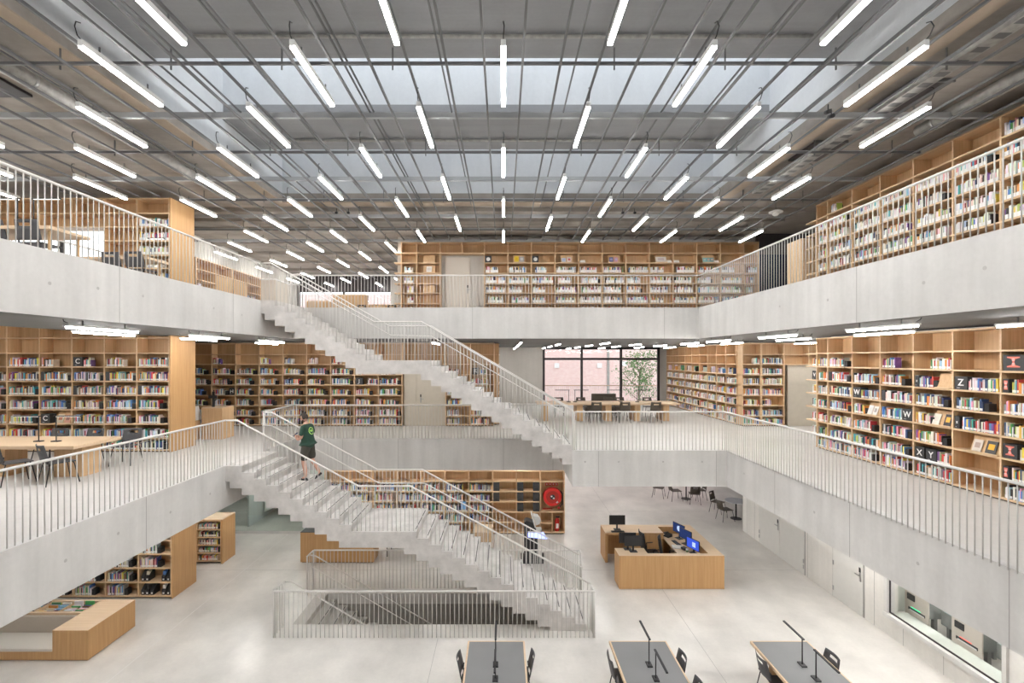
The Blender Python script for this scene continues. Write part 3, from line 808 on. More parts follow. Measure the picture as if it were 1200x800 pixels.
# --- left, top floor block
c_lu = block('left top-floor bookcase', 'double-sided oak bookcase block on the left of the top floor, mostly empty shelves', UP, HU, 13.2, -9.28, nl, 1.0, gaps=[(i, 5) for i in range(nl-2)])
for bay, k, fr in ((nl-1, 5, 1.0), (nl-1, 4, 1.0), (nl-1, 3, 1.0), (nl-1, 2, .8), (nl-1, 1, .9), (nl-1, 0, .9), (nl-2, 0, .5), (nl-2, 1, .3)):
    c_lu.fill(bay, k, fr, band=.07, pal=PAL_UP, end=False)
# --- left, ground floor block
c_lg = block('left ground-floor bookcase', 'double-sided oak bookcase on the left of the ground floor, half under the concrete slab', 0, HG, 13.05, -9.12, 6, 1.0)
for bay in range(6):
    for k in range(5):
        if bay == 5 and k < 2: continue
        c_lg.fill(bay, k, rnd.choice([.55, .7, .75]), band=.05, tmul=.7, hmax=1.1)
# --- back, middle floor
yb = 18.2
nb = 9
c_bm = Case('bookcase', 'oak bookcase along the back of the middle floor with letter sign H', 'back middle-floor bookcase', (-3.90-nb*.915, yb, MID), 0, [.915]*nb, HM, depth=.36)
for bay in range(nb):
    for k in range(7):
        if k == 6: 
            if bay in (1, 3, 4, 5, 6): c_bm.fill(bay, k, .38, end=False, x0=.03)
            continue
        fr = rnd.choice([.58, .66, .72, .8])
        if (bay, k) == (7, 4): c_bm.fill(bay, k, .9, x0=.45, end=False); continue
        if (bay, k) == (7, 5): fr = .45
        if (bay, k) == (1, 3): c_bm.fill(bay, k, .55, end=True); continue
        c_bm.fill(bay, k, fr, end=True)
letter_sign(c_bm, c_bm.x[1]+.66, 3, 1, 'H', .22); letter_sign(c_bm, c_bm.x[7]+.05, 4, 7, 'J', .26)
display_stand(c_bm, c_bm.x[7]+.44, 5, 7, .4, [(.04, .15, .22, (.6,.3,.2), 'rust red', (.2,.5,.2)), (.22, .15, .22, (.7,.6,.4), 'sand', (.4,.5,.6))])
c_bb = Case('bookcase', 'oak bookcase on the middle floor behind the upper staircase, beside the beige door', 'bookcase behind the upper staircase', (-3.86, yb, MID), 0, [.82, .82, .93, .92], HM, depth=.36, gaps=[(0, 6), (1, 6)])
for bay in (2, 3):
    for k in range(6): c_bb.fill(bay, k, rnd.choice([.55, .7, .8]), end=False, x0=.36 if (bay, k) == (3, 5) else .03)
letter_sign(c_bb, c_bb.x[3]+.1, 5, 3, 'K', .22)
c_be = Case('bookcase', 'narrow oak bookcase end facing the window, middle floor, beside the concrete wall', 'bookcase end by the window', (-.19, 18.62, MID), -D90, [.9, .9], HM, depth=.3)
# --- back, top floor: bays with a doorway
c_bu = Case('bookcase', 'oak bookcase along the back of the top floor with a light door in it', 'back top-floor bookcase', (-3.93, yb, UP), 0, [.585, .905, .85, .855] + [.908]*11 + [.55], HU, depth=.36, gaps=[(2, 6), (3, 6)], over=(.25, 0))
for bay in range(16):
    if bay in (2, 3): continue
    for k in range(6):
        if k == 5:
            if bay in (4, 6): pass
            continue
        if bay == 1: continue
        if bay == 0: c_bu.fill(bay, k, .75, band=.09, pal=PAL_UP, x0=.1 if k > 2 else .2, end=False); continue
        c_bu.fill(bay, k, rnd.choice([.6, .8, .9, .97]), band=.10, pal=PAL_UP, x0=rnd.choice([.03, .03, .12]), end=rnd.random() < .15)
for bay, fx in ((4, .03), (6, .03)):
    o = thing('picture_box', f"black box with a white round picture, {c_bu.where(bay, 5)}", 'box', c_bu.world(c_bu.x[bay]+fx, .015, HU[5]+.001), 0)
    m = MB(); m.bbox(0, .24, 0, .2, 0, .26, 'dark_grey', .004); m.build('box', o)
    m = MB(); m.lathe([(.075, -.003), (.075, 0)], (.12, -.0005, .13), 'white_paint', 16, 'y'); m.build('picture', o)
cov = [[(.05, .16, .24, (.8,.6,.05), 'yellow', (.75,.5,.02)), (.25, .17, .23, (.4,.4,.42), 'grey', (.6,.6,.6))], [(.03, .16, .17, (.55,.6,.75), 'pale blue', (.4,.5,.7)), (.24, .16, .2, (.75,.7,.68), 'white and red', (.6,.15,.15))],
       [(.05, .15, .2, (.1,.12,.3), 'navy', (.3,.3,.5)), (.24, .14, .2, (.7,.35,.5), 'pink', (.5,.5,.7))], [(.02, .4, .22, (.74,.7,.66), 'wide white', (.6,.5,.5))], [(.02, .14, .18, (.2,.55,.6), 'teal', (.5,.6,.6)), (.17, .13, .18, (.2,.5,.55), 'blue-green', (.7,.5,.4)), (.31, .12, .18, (.15,.4,.5), 'dark teal', (.7,.6,.5))]]
for bay, cv in zip((5, 7, 9, 11, 13), cov): display_stand(c_bu, c_bu.x[bay]+(.22 if bay > 5 else .2), 5, bay, .46, cv)
for k in (5, 4, 2): display_stand(c_bu, c_bu.x[1]+.26, k, 1, .44, [(.12, .2, .24, (.8,.78,.74), 'white', (.72,.66,.62))] if k == 4 else [])
for bay, fx in ((8, .05), (11, .65), (12, .03), (13, .65)):
    o = thing('paper_stack', f"small stack of white papers lying on the {c_bu.where(bay, 5)}", 'papers', c_bu.world(c_bu.x[bay]+fx, .03, HU[5]+.001), 0)
    m = MB(); m.box(0, .21, 0, .2, 0, .05, 'white_paint'); m.build('lower_sheets', o); m = MB(); m.box(.01, .2, .01, .2, .0505, .1, 'paper'); m.build('upper_sheets', o)
# --- back, ground floor: hose reel bay at its right end
ng = 10
c_bg = Case('bookcase', 'oak bookcase under the walkway on the ground floor with the red fire hose reel', 'ground-floor hose-reel bookcase', (2.29-ng*.9, 17.8, 0), 0, [.9]*ng, [.08, .46, .85, 1.235, 1.62, 2.0, 2.39, 2.95], depth=.36, skip=((9, 1), (9, 3), (9, 4)))
for bay in range(ng-3):
    for k in range(1, 5): c_bg.fill(bay, k, rnd.choice([.8, .9, 1.0]), band=.04, end=False, hmax=1.1)
    if bay < 6: c_bg.fill(bay, 0, .8, band=.04, end=False)
# --- right far, middle floor: along x=9.15 then two bays facing the camera
c_rf = Case('bookcase', 'oak bookcase running to the big window along the right side of the middle floor', 'bookcase beside big window', (9.15, 26.56, MID), D90, [.885]*9, HM, depth=.36)
for bay in range(9):
    for k in range(6):
        if k == 5:
            c_rf.fill(bay, k, .25, x0=.25, end=False, hmax=1.15, tmul=1.6) if bay < 7 else c_rf.fill(bay, k, .6, x0=.1, end=False); continue
        c_rf.fill(bay, k, rnd.choice([.7, .8, .9, .95]), end=rnd.random() < .3, pal=PAL_UP)
c_rg = Case('bookcase', 'two-bay oak bookcase facing the room where the right middle-floor shelving turns', 'two-bay bookcase at the turn', (9.2, yb, MID), 0, [.69, .04, .86, .95, .9], HM, depth=.36, gaps=[(3, 6), (4, 6)])
for bay in (0, 2):
    for k in range(7): c_rg.fill(bay, k, (.45 if k == 2 and bay == 2 else .95), end=False, x0=(.4 if (k == 6 and bay == 0) else .03))
# --- low cases: ground floor stand and top floor low run
c_l5 = Case('low_bookcase', 'low free-standing oak bookcase on the ground floor between big bookcase and glass wall', 'low ground-floor bookcase', (-10.65, 15.26, 0), 0, [.77, .77], [.1, .36, .61, .86, 1.11, 1.40], depth=.34)
m = MB(); m.box(1.557, 1.60, -.015, .72, 0, 1.405, 'oak_desk'); m.build('side_panel', c_l5.root)
m = MB(); m.box(-.02, 1.6, -.016, .72, 1.406, 1.43, 'oak_top'); m.build('top_board', c_l5.root)
m = MB(); m.box(-.017, 1.556, .361, .72, .05, 1.40, 'oak_shaded'); m.build('rear_half', c_l5.root)
for bay in (0, 1):
    for k in range(5): c_l5.fill(bay, k, .9, band=.06, end=False, hmax=.72, x0=.02)
    for k in range(1, 5): ENDS.append((c_l5, c_l5.x[bay]+.66, k, bay))
c_lo = Case('low_bookcase', 'low oak bookcase with plain doors on the top floor, along the far left', 'low top-floor bookcase', (-9.3, 14.35, UP), -D90, [.95]*5, [.06, .42, .78, 1.1, 1.43], depth=.4)
for bay in (3, 4):
    for k in (0, 1): c_lo.fill(bay, k, .6, end=False)
c_lo.fill(0, 1, .25, end=False)
for bay in (1, 2):
    m = MB(); m.box(c_lo.x[bay]+.02, c_lo.x[bay+1]-.02, -.016, -.013, .08, 1.05, 'oak'); m.build('door', c_lo.root)

# ------------------------------------------------------------------ books: the 300 that show largest one by one, the rest as one mass
def book_mesh(mb, t, h, d, col, band, M, detail):
    lev = [0, .012, .012+band, h] if band else [0, h]
    pts = lambda z: [(-t/2, 0, z), (t/2, 0, z), (t/2, d, z), (-t/2, d, z)]
    n = len(mb.v)
    for z in lev: mb.v += [tuple(M @ Vector(p)) for p in pts(z)]
    L = len(lev); white = (.82, .81, .79)
    for i in range(L-1):
        for a, b in ((0,1),(1,2),(2,3),(3,0)):
            c = white if (band and i == 1 and a in (0,)) else col
            if a == 2: c = (.74, .71, .64) if detail else col
            mb.face((n+4*i+a, n+4*i+b, n+4*i+4+b, n+4*i+4+a), 'book_cover', c)
    q = n+4*(L-1)
    mb.face((n+3, n+2, n+1, n), 'book_cover', col)
    if detail:            # page block sunk between the boards
        s = len(mb.v); i2 = .0022
        for zz in (h, h-.005):
            mb.v += [tuple(M @ Vector(p)) for p in ((-t/2+i2, i2, zz), (t/2-i2, i2, zz), (t/2-i2, d, zz), (-t/2+i2, d, zz))]
        for a, b in ((0,1),(1,2),(2,3),(3,0)):
            mb.face((q+a, q+b, s+b, s+a), 'book_cover', col); mb.face((s+a, s+b, s+4+b, s+4+a), 'book_cover', col)
        mb.face((s+4, s+5, s+6, s+7), 'book_cover', (.78, .75, .68))
    else: mb.face((q, q+1, q+2, q+3), 'book_cover', tuple(min(.8, c*.6+.28) for c in col))
def vary(c, k=.14): return tuple(max(.01, min(.84, x*rnd.uniform(1-k, 1+k))) for x in c)
EX_BINS = []
def score(b):
    s = b['case']; w = s.world(b['x'], 0, b['z']+b['h']/2); v = Vector(w)-Vector((0, 0, EYE)); dd = v.length
    px = 590+w[0]*F/w[1]; py = 419.5-(w[2]-EYE)*F/w[1]
    if not (2 < px < 1196 and 2 < py < 798): return -1
    nrm = Vector((math.sin(s.rot), -math.cos(s.rot), 0)); f = max(0.0, -v.normalized().dot(nrm))
    sc = b['t']*b['h']*f/dd**2
    if s is c_lg: sc *= .3 if b['k'] > 2 or b['bay'] < 4 else 1
    if s is c_ru: sc *= .75
    if s in (c_bb, c_be): sc *= .2
    if s is c_bg: sc *= .45
    if s is c_lm and b['k'] == 0: sc *= .6
    return sc
def emit_books():
    for b in BOOKS: b['s'] = score(b)
    BOOKS.sort(key=lambda b: -b['s'])
    top = BOOKS[:300-N_EXTRA_BOOKS]; rest = BOOKS[300-N_EXTRA_BOOKS:]
    for b in top:
        s = b['case']; mb = MB(); book_mesh(mb, b['t'], b['h'], b['d'], vary(b['col'][1]), b['band'], Matrix(), True)
        size = 'thin' if b['t'] < .021 else ('thick' if b['t'] > .035 else 'small' if b['h'] < .2 else 'tall' if b['h'] > .245 else 'mid-sized')
        if b.get('tail'): lab = f"{size} {b['col'][0]} book, {ordinal(b['n'])} along the overhanging end, {ordinal(b['k']+1)} shelf up, {s.phrase}"
        else: lab = f"{size} {b['col'][0]} book, {ordinal(b['n'])} from left, {s.where(b['bay'], b['k'])}"
        o = link('book', mb.mesh('book'), None, s.world(b['x'], b['y'], b['z']+.0008), (0, 0, s.rot))
        tag(o, lab, 'book', f"books on the {s.phrase}")
    mb = MB()
    for b in rest:
        s = b['case']
        M = Matrix.Translation(s.world(b['x'], b['y'], b['z']+.0008)) @ Matrix.Rotation(s.rot, 4, 'Z')
        book_mesh(mb, b['t'], b['h'], b['d'], vary(b['col'][1]), b['band'], M, False)
    o = tag(mb.build('distant_books'), 'all the smaller-looking rows of books on the shelves farther away', 'books', None, 'stuff')
    for e in ENDS: bookend(*e)
# ------------------------------------------------------------------ lamps
def lamp_mesh():
    h = MB(); h.box(-.034, .034, 0, 1.5, .0005, .075, 'white_paint'); h.box(-.032, .032, -.012, -.0005, -.012, .075, 'white_paint'); h.box(-.032, .032, 1.5005, 1.512, -.012, .075, 'white_paint')
    g_ = MB(); g_.box(-.03, .03, .002, 1.498, -.03, .0, 'lamp_glow')
    c_ = MB(); c_.tube([(0, .02, .075), (0, -.05, .1), (.01, -.1, .19), (0, -.07, .27), (0, .0, .3)], .008, 'black', 5)
    w_ = MB()
    gl = []
    for mt in ('lamp_glow_low', 'lamp_glow_back', 'fill_glow_dim', 'fill_glow_strong'):
        q = MB(); q.box(-.021, .021, .002, 1.498, -.012, .0195, mt); gl.append(q.mesh('diffuser'))
    h2 = MB(); h2.box(-.05, .05, -.01, 1.51, .02, .05, 'white_paint')
    return h.mesh('housing'), g_.mesh('diffuser'), c_.mesh('cable'), gl, h2.mesh('housing')
LH, LG, LC, LGL, LH2 = lamp_mesh()
def bracket_mesh():
    m = MB(); m.box(-.008, .008, -.008, .008, .0755, .17, 'track_grey'); return m.mesh('hanger')
LB = bracket_mesh()
def lamp(x, y, z, label, group, short=False, kind=0):
    o = thing('ceiling_light', label, 'ceiling light', (x, y, z), 0, group)
    link('housing', LH if z > 8 else LH2, o); link('diffuser', LG if z > 8 else LGL[kind], o)
    if not short: link('cable', LC, o)
    for yy in (.3, 1.2):
        q = link('hanger', LB, o, (0, yy, 0 if z > 8 else -.025))
    return o
LZ = EYE+4.2
rows = {}
for n in range(-5, 14):
    y = 6.36+1.5385*n
    for kx in range(-10, 7):
        if (n+kx) % 2: continue
        x = kx*1.42
        if n >= 7 and kx > -3: continue
        if n in (4, 5) and kx <= -7: continue
        if kx == 6 and n < 5: continue
        if n >= 6 and kx < -8: continue
        vis = y+1.5 > .1 and n >= -1
        rows.setdefault(n, []).append((x, y))
for n, ps in rows.items():
    seen = []
    for x, y in ps:
        px = 590+(x)*F/(y+1.5) if y+1.5 > .5 else -1; py = 419.5-4.2*F/(y+1.5) if y+1.5 > .5 else -1
        if 0 <= px <= 1200 and py >= 0: seen.append((x, y))
    for x, y in ps:
        if (x, y) in seen:
            i = seen.index((x, y))+1
            lab = f"lit linear light under the top ceiling, {ordinal(n+2)} row from the front, {ordinal(i)} from left"
            lamp(x, y, LZ, lab, 'linear lights under the top ceiling')
        elif y > -2.5: lamp(x, y, LZ, 'lit linear light under the top ceiling beyond the edge of the picture', 'top ceiling lights beyond the picture', True)
# lights under the top-floor slab (middle floor)
MZ = EYE+.50
def mid_col(x, y0, n, side, col):
    for i in range(n):
        lamp(x, y0+3.07*i, MZ, f"lit linear light under the {side} upper slab, {ordinal(i+1)} from the front in the {col} line", 'linear lights over the middle floor')
mid_col(6.47, 7.4, 3, 'right', 'inner'); mid_col(7.93, 6.1, 3, 'right', 'outer'); mid_col(-7.15, 7.75, 3, 'left', 'inner'); mid_col(-8.35, 9.2, 2, 'left', 'outer')
for x in (-11.5, -13.0):  # lamps added outside the view to brighten the left bookcase
    for y in (6.2, 7.75, 9.2): lamp(x, y, UP-.66, 'linear fill light added in the raised ceiling, out of sight, for the left bookcase', 'added raised ceiling fill lights', True, 3)
for j, x in enumerate([6.47-1.47*i for i in range(0, 12)] + [7.94]):
    for i in range((4 if j in (2, 4) else 3) if x > 0 else 1):
        y = 15.75+3.07*i+(1.5 if j % 2 else 0)
        if x < 0 and y > 17: continue
        if y > 26: continue
        if x < -6.4 and False: continue
        lamp(x, y, MZ, f"small light over the middle floor's back part, {ordinal(j+1)} line from right, {ordinal(i+1)} deep", 'linear lights over the back of the middle floor', False, 1 if 0 < x < 6 and i < 3 else 0)
for i, (x, y) in enumerate(((10.4, 15.4), (11.6, 16.0), (12.4, 15.4))): lamp(x, y, MZ, f"lit linear light in the recess before the beige panel, middle floor, {ordinal(i+1)} from left", 'linear lights in the right recess')
# fill lamps added out of sight, from the basement to the sorting room
lamp(-2.5, 12.0, -2.5, 'lit linear light in the basement under the staircase, hidden from view', 'added basement fill lights', True, 2); lamp(-.2, 12.0, -2.5, 'lit linear light in the basement under the staircase, hidden from view', 'added basement fill lights', True, 2)  # unseen lamps added to lift the dark stair void
for x in (-8.2, -11.8): lamp(x, 18.4, 2.84, 'linear fill light added in the room behind the glass wall, hidden by the slab', 'added glass room fill lights', True)  # unseen lamps added to lighten the glass room
for x in (-8.2, -10.6, 7.4, 8.5):
    for i, y in enumerate((5.0, 8.2, 11.3, 14.4)):
        if x > 0 and y > 14: continue
        lamp(x, y, 2.75, 'linear fill light added under the middle slab, out of sight above the ground floor', 'added ground floor fill lights hidden by the slab', True)  # unseen lamps added to brighten floor and walls at the sides
for x in (-5.5, -2.5, .5, 3.5, 6.5):
    for y in (16.25, 20.0, 24.0):
        lamp(x, y, 2.84, 'linear fill light added under the middle slab, out of sight above the ground floor', 'added ground floor fill lights hidden by the slab', True, 0)  # unseen lamps added to brighten the back of the ground floor
for y in (9.0, 10.3):
    lamp(9.62, y-.1, 2.7, 'lit linear light inside the book sorting room, hidden by the slab', 'added sorting room fill lights', True); lamp(10.9, y-.6, 2.7, 'lit linear light inside the book sorting room, hidden by the slab', 'added sorting room fill lights', True)  # unseen lamps added to brighten the machines behind the window

# ------------------------------------------------------------------ tracks, beams, ducts under the top ceiling
TZ = EYE+4.4
tm = MB(); tm.box(-.016, .016, 0, 1, -.02, .02, 'track_grey'); TM = tm.mesh('track')
i = 0
for k in range(-21, 16):
    x = (k+.5)*.568
    y1 = 17.6 if x > -4.2 else (12.9 if x < -9.3 else 26.5)
    o = link('ceiling_track', TM, None, (x, 2.0, TZ)); o.scale = (1, y1-2.0, 1)
    tag(o, 'thin grey steel track running into the distance under the top ceiling', 'ceiling track', 'steel tracks under the top ceiling')
for j, (x, ya, yb_) in enumerate([(-5.3, 3, 16), (-4.83, 3, 17), (-2.45, 3, 16.5), (-2.38, 6, 14), (-.95, 3, 14), (1.1, 3, 14.2), (2.9, 3, 17), (3.7, 4, 15), (4.9, 3, 15), (5.5, 3, 14.5), (-7.4, 3, 14), (-3.85, 4, 17), (-6.1, 3, 15)]):
    m = MB(); m.box(-.012, .012, ya, yb_, -.012, .012, 'track_grey')
    tag(m.build('cable_conduit', None, (x, 0, TZ+.12)), 'thin grey cable conduit laid on top of the ceiling tracks', 'conduit', 'conduits on the ceiling tracks')
ci = 0
for n in range(-1, 8):
    y = 7.19+1.545*n
    thick = n % 2 == 1
    xr = 9.0
    xl = -15.5 if y < 12.8 else (-9.1 if y < 14.4 else -11.8)
    if thick:
        m = MB(); m.box(xl, xr, y-.03, y+.03, 0, .10, 'channel_grey')
        o = tag(m.build('ceiling_channel', None, (0, 0, TZ+.021)), 'wide grey steel channel running crosswise above the ceiling tracks', 'steel channel', 'crosswise steel channels under the top ceiling')
    else:
        r_ = thing('ceiling_ladder', 'double thin grey crosswise rail holding the ceiling tracks', 'steel rail', (0, y, TZ+.021), 0, 'crosswise double rails under the top ceiling')
        for dy, dz in ((-.05, 0), (.05, .06)):
            m = MB(); m.box(xl, xr, dy-.018, dy+.018, dz, dz+.04, 'channel_grey' if dz else 'track_grey'); m.build('rail', r_)
        for x in [-8.5+1.7*q for q in range(11)]:
            m = MB(); m.box(x-.01, x+.01, .0685, .085, .0, .34, 'track_grey'); m.build('drop_rod', r_)
for y, z, x0, x1, nm in ((8.45, 12.36, -5.6, 5.6, 'near'), (12.5, 12.36, -5.8, 5.8, 'far')):
    m = MB(); m.tube([(x0, y, z), (x1, y, z)], .035, 'duct', 8)
    tag(m.build('conduit_pipe'), f"thin grey pipe crossing under the {nm} roof coffer", 'pipe')
for x, z, y0, y1, lab in ((-7.75, 11.17, 5.2, 12.4, 'mottled silver round duct under the left part of the top ceiling'), (8.35, 11.17, 3.6, 9.5, 'silver round duct under the right part of the top ceiling')):
    t = thing('ventilation_duct', lab, 'duct', (x, y0, z))
    m = MB(); m.tube([(0, 0, 0), (0, y1-y0, 0)], .13, 'duct', 14); m.build('pipe', t)
    for q in range(4):
        m = MB(); yy = .4+q*(y1-y0-.8)/3; m.tube([(0, yy, 0), (0, yy+.05, 0)], .14, 'steel', 14); m.build('clamp', t)
t = thing('cable_tray', 'perforated grey cable tray beside the roof opening, right side', 'cable tray', (6.95, 4, 11.12))
m = MB(); m.box(-.12, .12, 0, 9, 0, .012, 'duct'); m.build('bed', t)
for s in (-1, 1): m = MB(); m.box(s*.12-.006, s*.12+.006, 0, 9, .0125, .07, 'duct'); m.build('side_flange', t)
for q in range(30): m = MB(); m.box(-.09, .09, .15+q*.3, .27+q*.3, -.004, -.0005, 'track_grey'); m.build('slot', t)
for x, y, lab in ((7.35, 8.6, 'large dark ventilation plate above the light right of the roof opening'), (7.2, 10.9, 'second dark ventilation plate behind the larger one, right ceiling'), (-8.9, 8.1, 'dark ventilation plate in the left ceiling beside the silver duct'), (-8.6, 6.6, 'dark ventilation plate nearest the camera in the left ceiling')):
    t = thing('ventilation_plate', lab, 'vent', (x, y, CZ-.05))
    m = MB(); m.box(-.35, .35, -.5, .5, .0, .045, 'frame_dark'); m.build('plate', t)
    m = MB(); m.box(-.36, .36, -.53, -.5005, -.02, .04, 'track_grey'); m.build('lip', t)
t = thing('smoke_detector', 'white round smoke detector on the right part of the top ceiling', 'smoke detector', (8.05, 14.0, EYE+4.30))
m = MB(); m.lathe([(.19, .0), (.19, .03), (.1, .07)], (0, 0, 0), 'white_paint', 16); m.build('base', t)
m = MB(); m.lathe([(.05, -.1), (.09, -.06), (.1, -.0005)], (0, 0, 0), 'white_paint', 14); m.build('sensor', t)
m = MB(); m.tube([(0, 0, .07), (0, 0, .47)], .012, 'track_grey', 6); m.build('drop_rod', t)
for x, y, lab in ((5.62, 8.2, 'small black spotlight under the right edge of the roof opening'), (5.78, 8.35, 'small black spotlight farther right under the roof opening edge'), (-4.9, 13.9, 'small black spotlight at the far edge of the roof opening, left one'), (-4.55, 13.9, 'small black spotlight at the far edge of the roof opening, beside the left one'), (3.5, 13.9, 'small black spotlight at the far edge of the roof opening, right pair, left'), (3.85, 13.9, 'small black spotlight at the far edge of the roof opening, right pair, right')):
    t = thing('spotlight', lab, 'spotlight', (x, y, EYE+4.25))
    m = MB(); m.tube([(0, -.05, 0), (0, .06, .03)], .035, 'black', 10); m.build('body', t)
    m = MB(); m.tube([(0, 0, .03), (0, 0, .14)], .01, 'black', 6); m.build('stem', t)

# ------------------------------------------------------------------ chairs and tables
def curved_panel(w, h, bend, th, hole=None, nx=8, ny=6, mat='charcoal_shell'):
    """a bent shell panel in the XZ plane facing -y, optional slot near its top"""
    bm = bmesh.new(); g2 = {}
    for i in range(nx+1):
        for j in range(ny+1):
            u = i/nx*2-1; v = j/ny
            rr = 1 - .10*(v**3)
            g2[i, j] = bm.verts.new((u*w/2*rr, bend*(1-u*u), v*h))
    fs = []
    for i in range(nx):
        for j in range(ny):
            if hole and hole[0] <= i < hole[1] and hole[2] <= j < hole[3]: continue
            fs.append(bm.faces.new((g2[i, j], g2[i+1, j], g2[i+1, j+1], g2[i, j+1])))
    r_ = bmesh.ops.extrude_face_region(bm, geom=fs)
    bmesh.ops.translate(bm, vec=(0, th, 0), verts=[v for v in r_['geom'] if isinstance(v, bmesh.types.BMVert)])
    bmesh.ops.recalc_face_normals(bm, faces=bm.faces[:])
    m = MB(); m.add_bm(bm, mat, None, True); return m
def chair_meshes(mat):
    bk = curved_panel(.44, .36, .05, .012, (2, 6, 4, 5), mat=mat)
    M = Matrix.Translation((0, .20, .50)) @ Matrix.Rotation(-R(12), 4, 'X')
    bk.v = [tuple(M @ Vector(v)) for v in bk.v]
    st_ = MB(); st_.bbox(-.22, .22, -.24, .215, .445, .465, mat, .008)
    leg = {}
    for sx in (-1, 1):
        for sy, y in ((-1, -.19), (1, .17)):
            m = MB(); m.tube([(sx*.17, y, .445), (sx*.19, y+sy*.02, .40), (sx*.235, y+sy*.09, 0)], .011, 'black', 6); leg[sx, sy] = m.mesh('leg')
    fr = MB(); fr.tube([(-.18, .215, .455), (-.185, .215, .52), (-.17, .20, .6)], .011, 'black', 6); f1 = fr.mesh('back_support')
    fr = MB(); fr.tube([(.18, .215, .455), (.185, .215, .52), (.17, .20, .6)], .011, 'black', 6); f2 = fr.mesh('back_support')
    return st_.mesh('seat'), bk.mesh('backrest'), leg, (f1, f2)
CH = {m: chair_meshes(m) for m in ('charcoal_shell', 'brown_shell')}
def chair(x, y, z, rot, label, group, mat='charcoal_shell'):
    """faces -y locally (towards the table in front of it); backrest on +y"""
    s, b, l, f = CH[mat]
    o = thing('chair', label, 'chair', (x, y, z), rot, group)
    link('seat', s, o); link('backrest', b, o)
    for k in l: link('leg', l[k], o)
    for q in f: link('back_support', q, o)
    return o
def arm_lamp(x, y, z, rot, label, h=.5, arm=.6, group='T-shaped black reading lamps', mat='black'):
    o = thing('reading_lamp', label, 'reading lamp', (x, y, z+.0005), rot, group)
    m = MB(); m.bbox(-.05, .05, -.08, .08, 0, .022, mat, .004); m.build('base', o)
    m = MB(); m.tube([(0, 0, .0225), (0, 0, h)], .011, mat, 8); m.build('post', o)
    m = MB(); m.box(-.018, .018, -.05, arm, h, h+.022, mat); m.build('arm', o)
    m = MB(); m.box(-.012, .012, 0, arm-.02, h-.004, h-.0005, 'lamp_soft' if mat == 'black' else 'dark_grey'); m.build('light_strip', o)
    return o
emissive('lamp_soft', (1, .97, .92), 3.0)
def slab_table(name, label, x0, x1, y0, y1, z, legs, top='oak_top', inlay=None, group=None, h=.75, th=.06):
    o = thing(name, label, 'table', ((x0+x1)/2, (y0+y1)/2, z), 0, group); cx, cy = (x0+x1)/2, (y0+y1)/2
    m = MB(); m.bbox(x0-cx, x1-cx, y0-cy, y1-cy, h-th, h, top, .006); m.build('table_top', o)
    if inlay: m = MB(); m.box(x0-cx+.035, x1-cx-.035, y0-cy+.035, y1-cy-.035, h+.0005, h+.003, inlay); m.build('linoleum_inlay', o)
    for a in legs: m = MB(); m.bbox(a[0]-cx, a[1]-cx, a[2]-cy, a[3]-cy, 0, h-th-.0005, 'oak', .006); m.build('leg', o)
    return o
# foreground reading tables on the ground floor
for i, (xa, xb, pos, cs) in enumerate(((-.74, .44, 'below the stairs', 0), (2.19, 3.38, 'between the other two', 0), (5.12, 6.31, 'nearest the right wall', 0))):
    slab_table('reading_table', f"long grey-topped oak reading table in the foreground, {pos}", xa, xb, 5.6, 9.84, 0, [(xa+.1, xb-.1, 9.2, 9.32), (xa+.1, xb-.1, 6.1, 6.22)], 'oak_top', 'lino', 'reading tables in the foreground')
    xm = (xa+xb)/2
    arm_lamp(xm, 9.06, .753, 0, f"black reading lamp reaching away from camera, foreground table {pos}")
    arm_lamp(xm, 8.66, .753, math.pi, f"black reading lamp reaching towards camera, foreground table {pos}")
    for y, w1 in ((9.2, 'farthest'), (8.4, 'second')):
        if w1 == 'second' and i != 1: continue
        chair(xa+.16, y, 0, R(90), f"black chair, left side of the foreground table {pos}, {w1} from camera", 'chairs at the foreground tables')
        chair(xb-.16, y+.05, 0, R(-90), f"black chair, right side of the foreground table {pos}, {w1} from camera", 'chairs at the foreground tables')
# big oak table on the left of the middle floor
slab_table('oak_table', 'big thick oak table on the left of the middle floor before the bookcase', -13.0, -9.15, 10.08, 11.34, MID, [(-9.92, -9.3, 10.45, 10.95), (-12.7, -11.0, 10.45, 10.95)], th=.075)
arm_lamp(-10.42, 10.62, MID+.75, R(90), 'black reading lamp reaching left on the left oak table, middle floor', .56, .55); arm_lamp(-10.03, 10.62, MID+.75, R(-90), 'black reading lamp reaching right on the left oak table, middle floor', .56, .55)
for x, y, r_, lab in ((-9.34, 9.93, 150, 'charcoal chair at the near side of the left oak table, the one nearer its end'), (-10.22, 9.9, 150, 'charcoal chair at the near side of the left oak table, cut by the picture edge'), (-9.35, 11.75, 10, 'black chair behind the far corner of the left oak table'), (-10.3, 11.7, 0, 'black chair behind the left oak table, second from its end'), (-11.2, 11.7, 0, 'black chair behind the left oak table, third from its end')):
    chair(x, y, MID, R(r_), lab, 'chairs at the left oak table')
for q in bpy.data.objects:
    pass
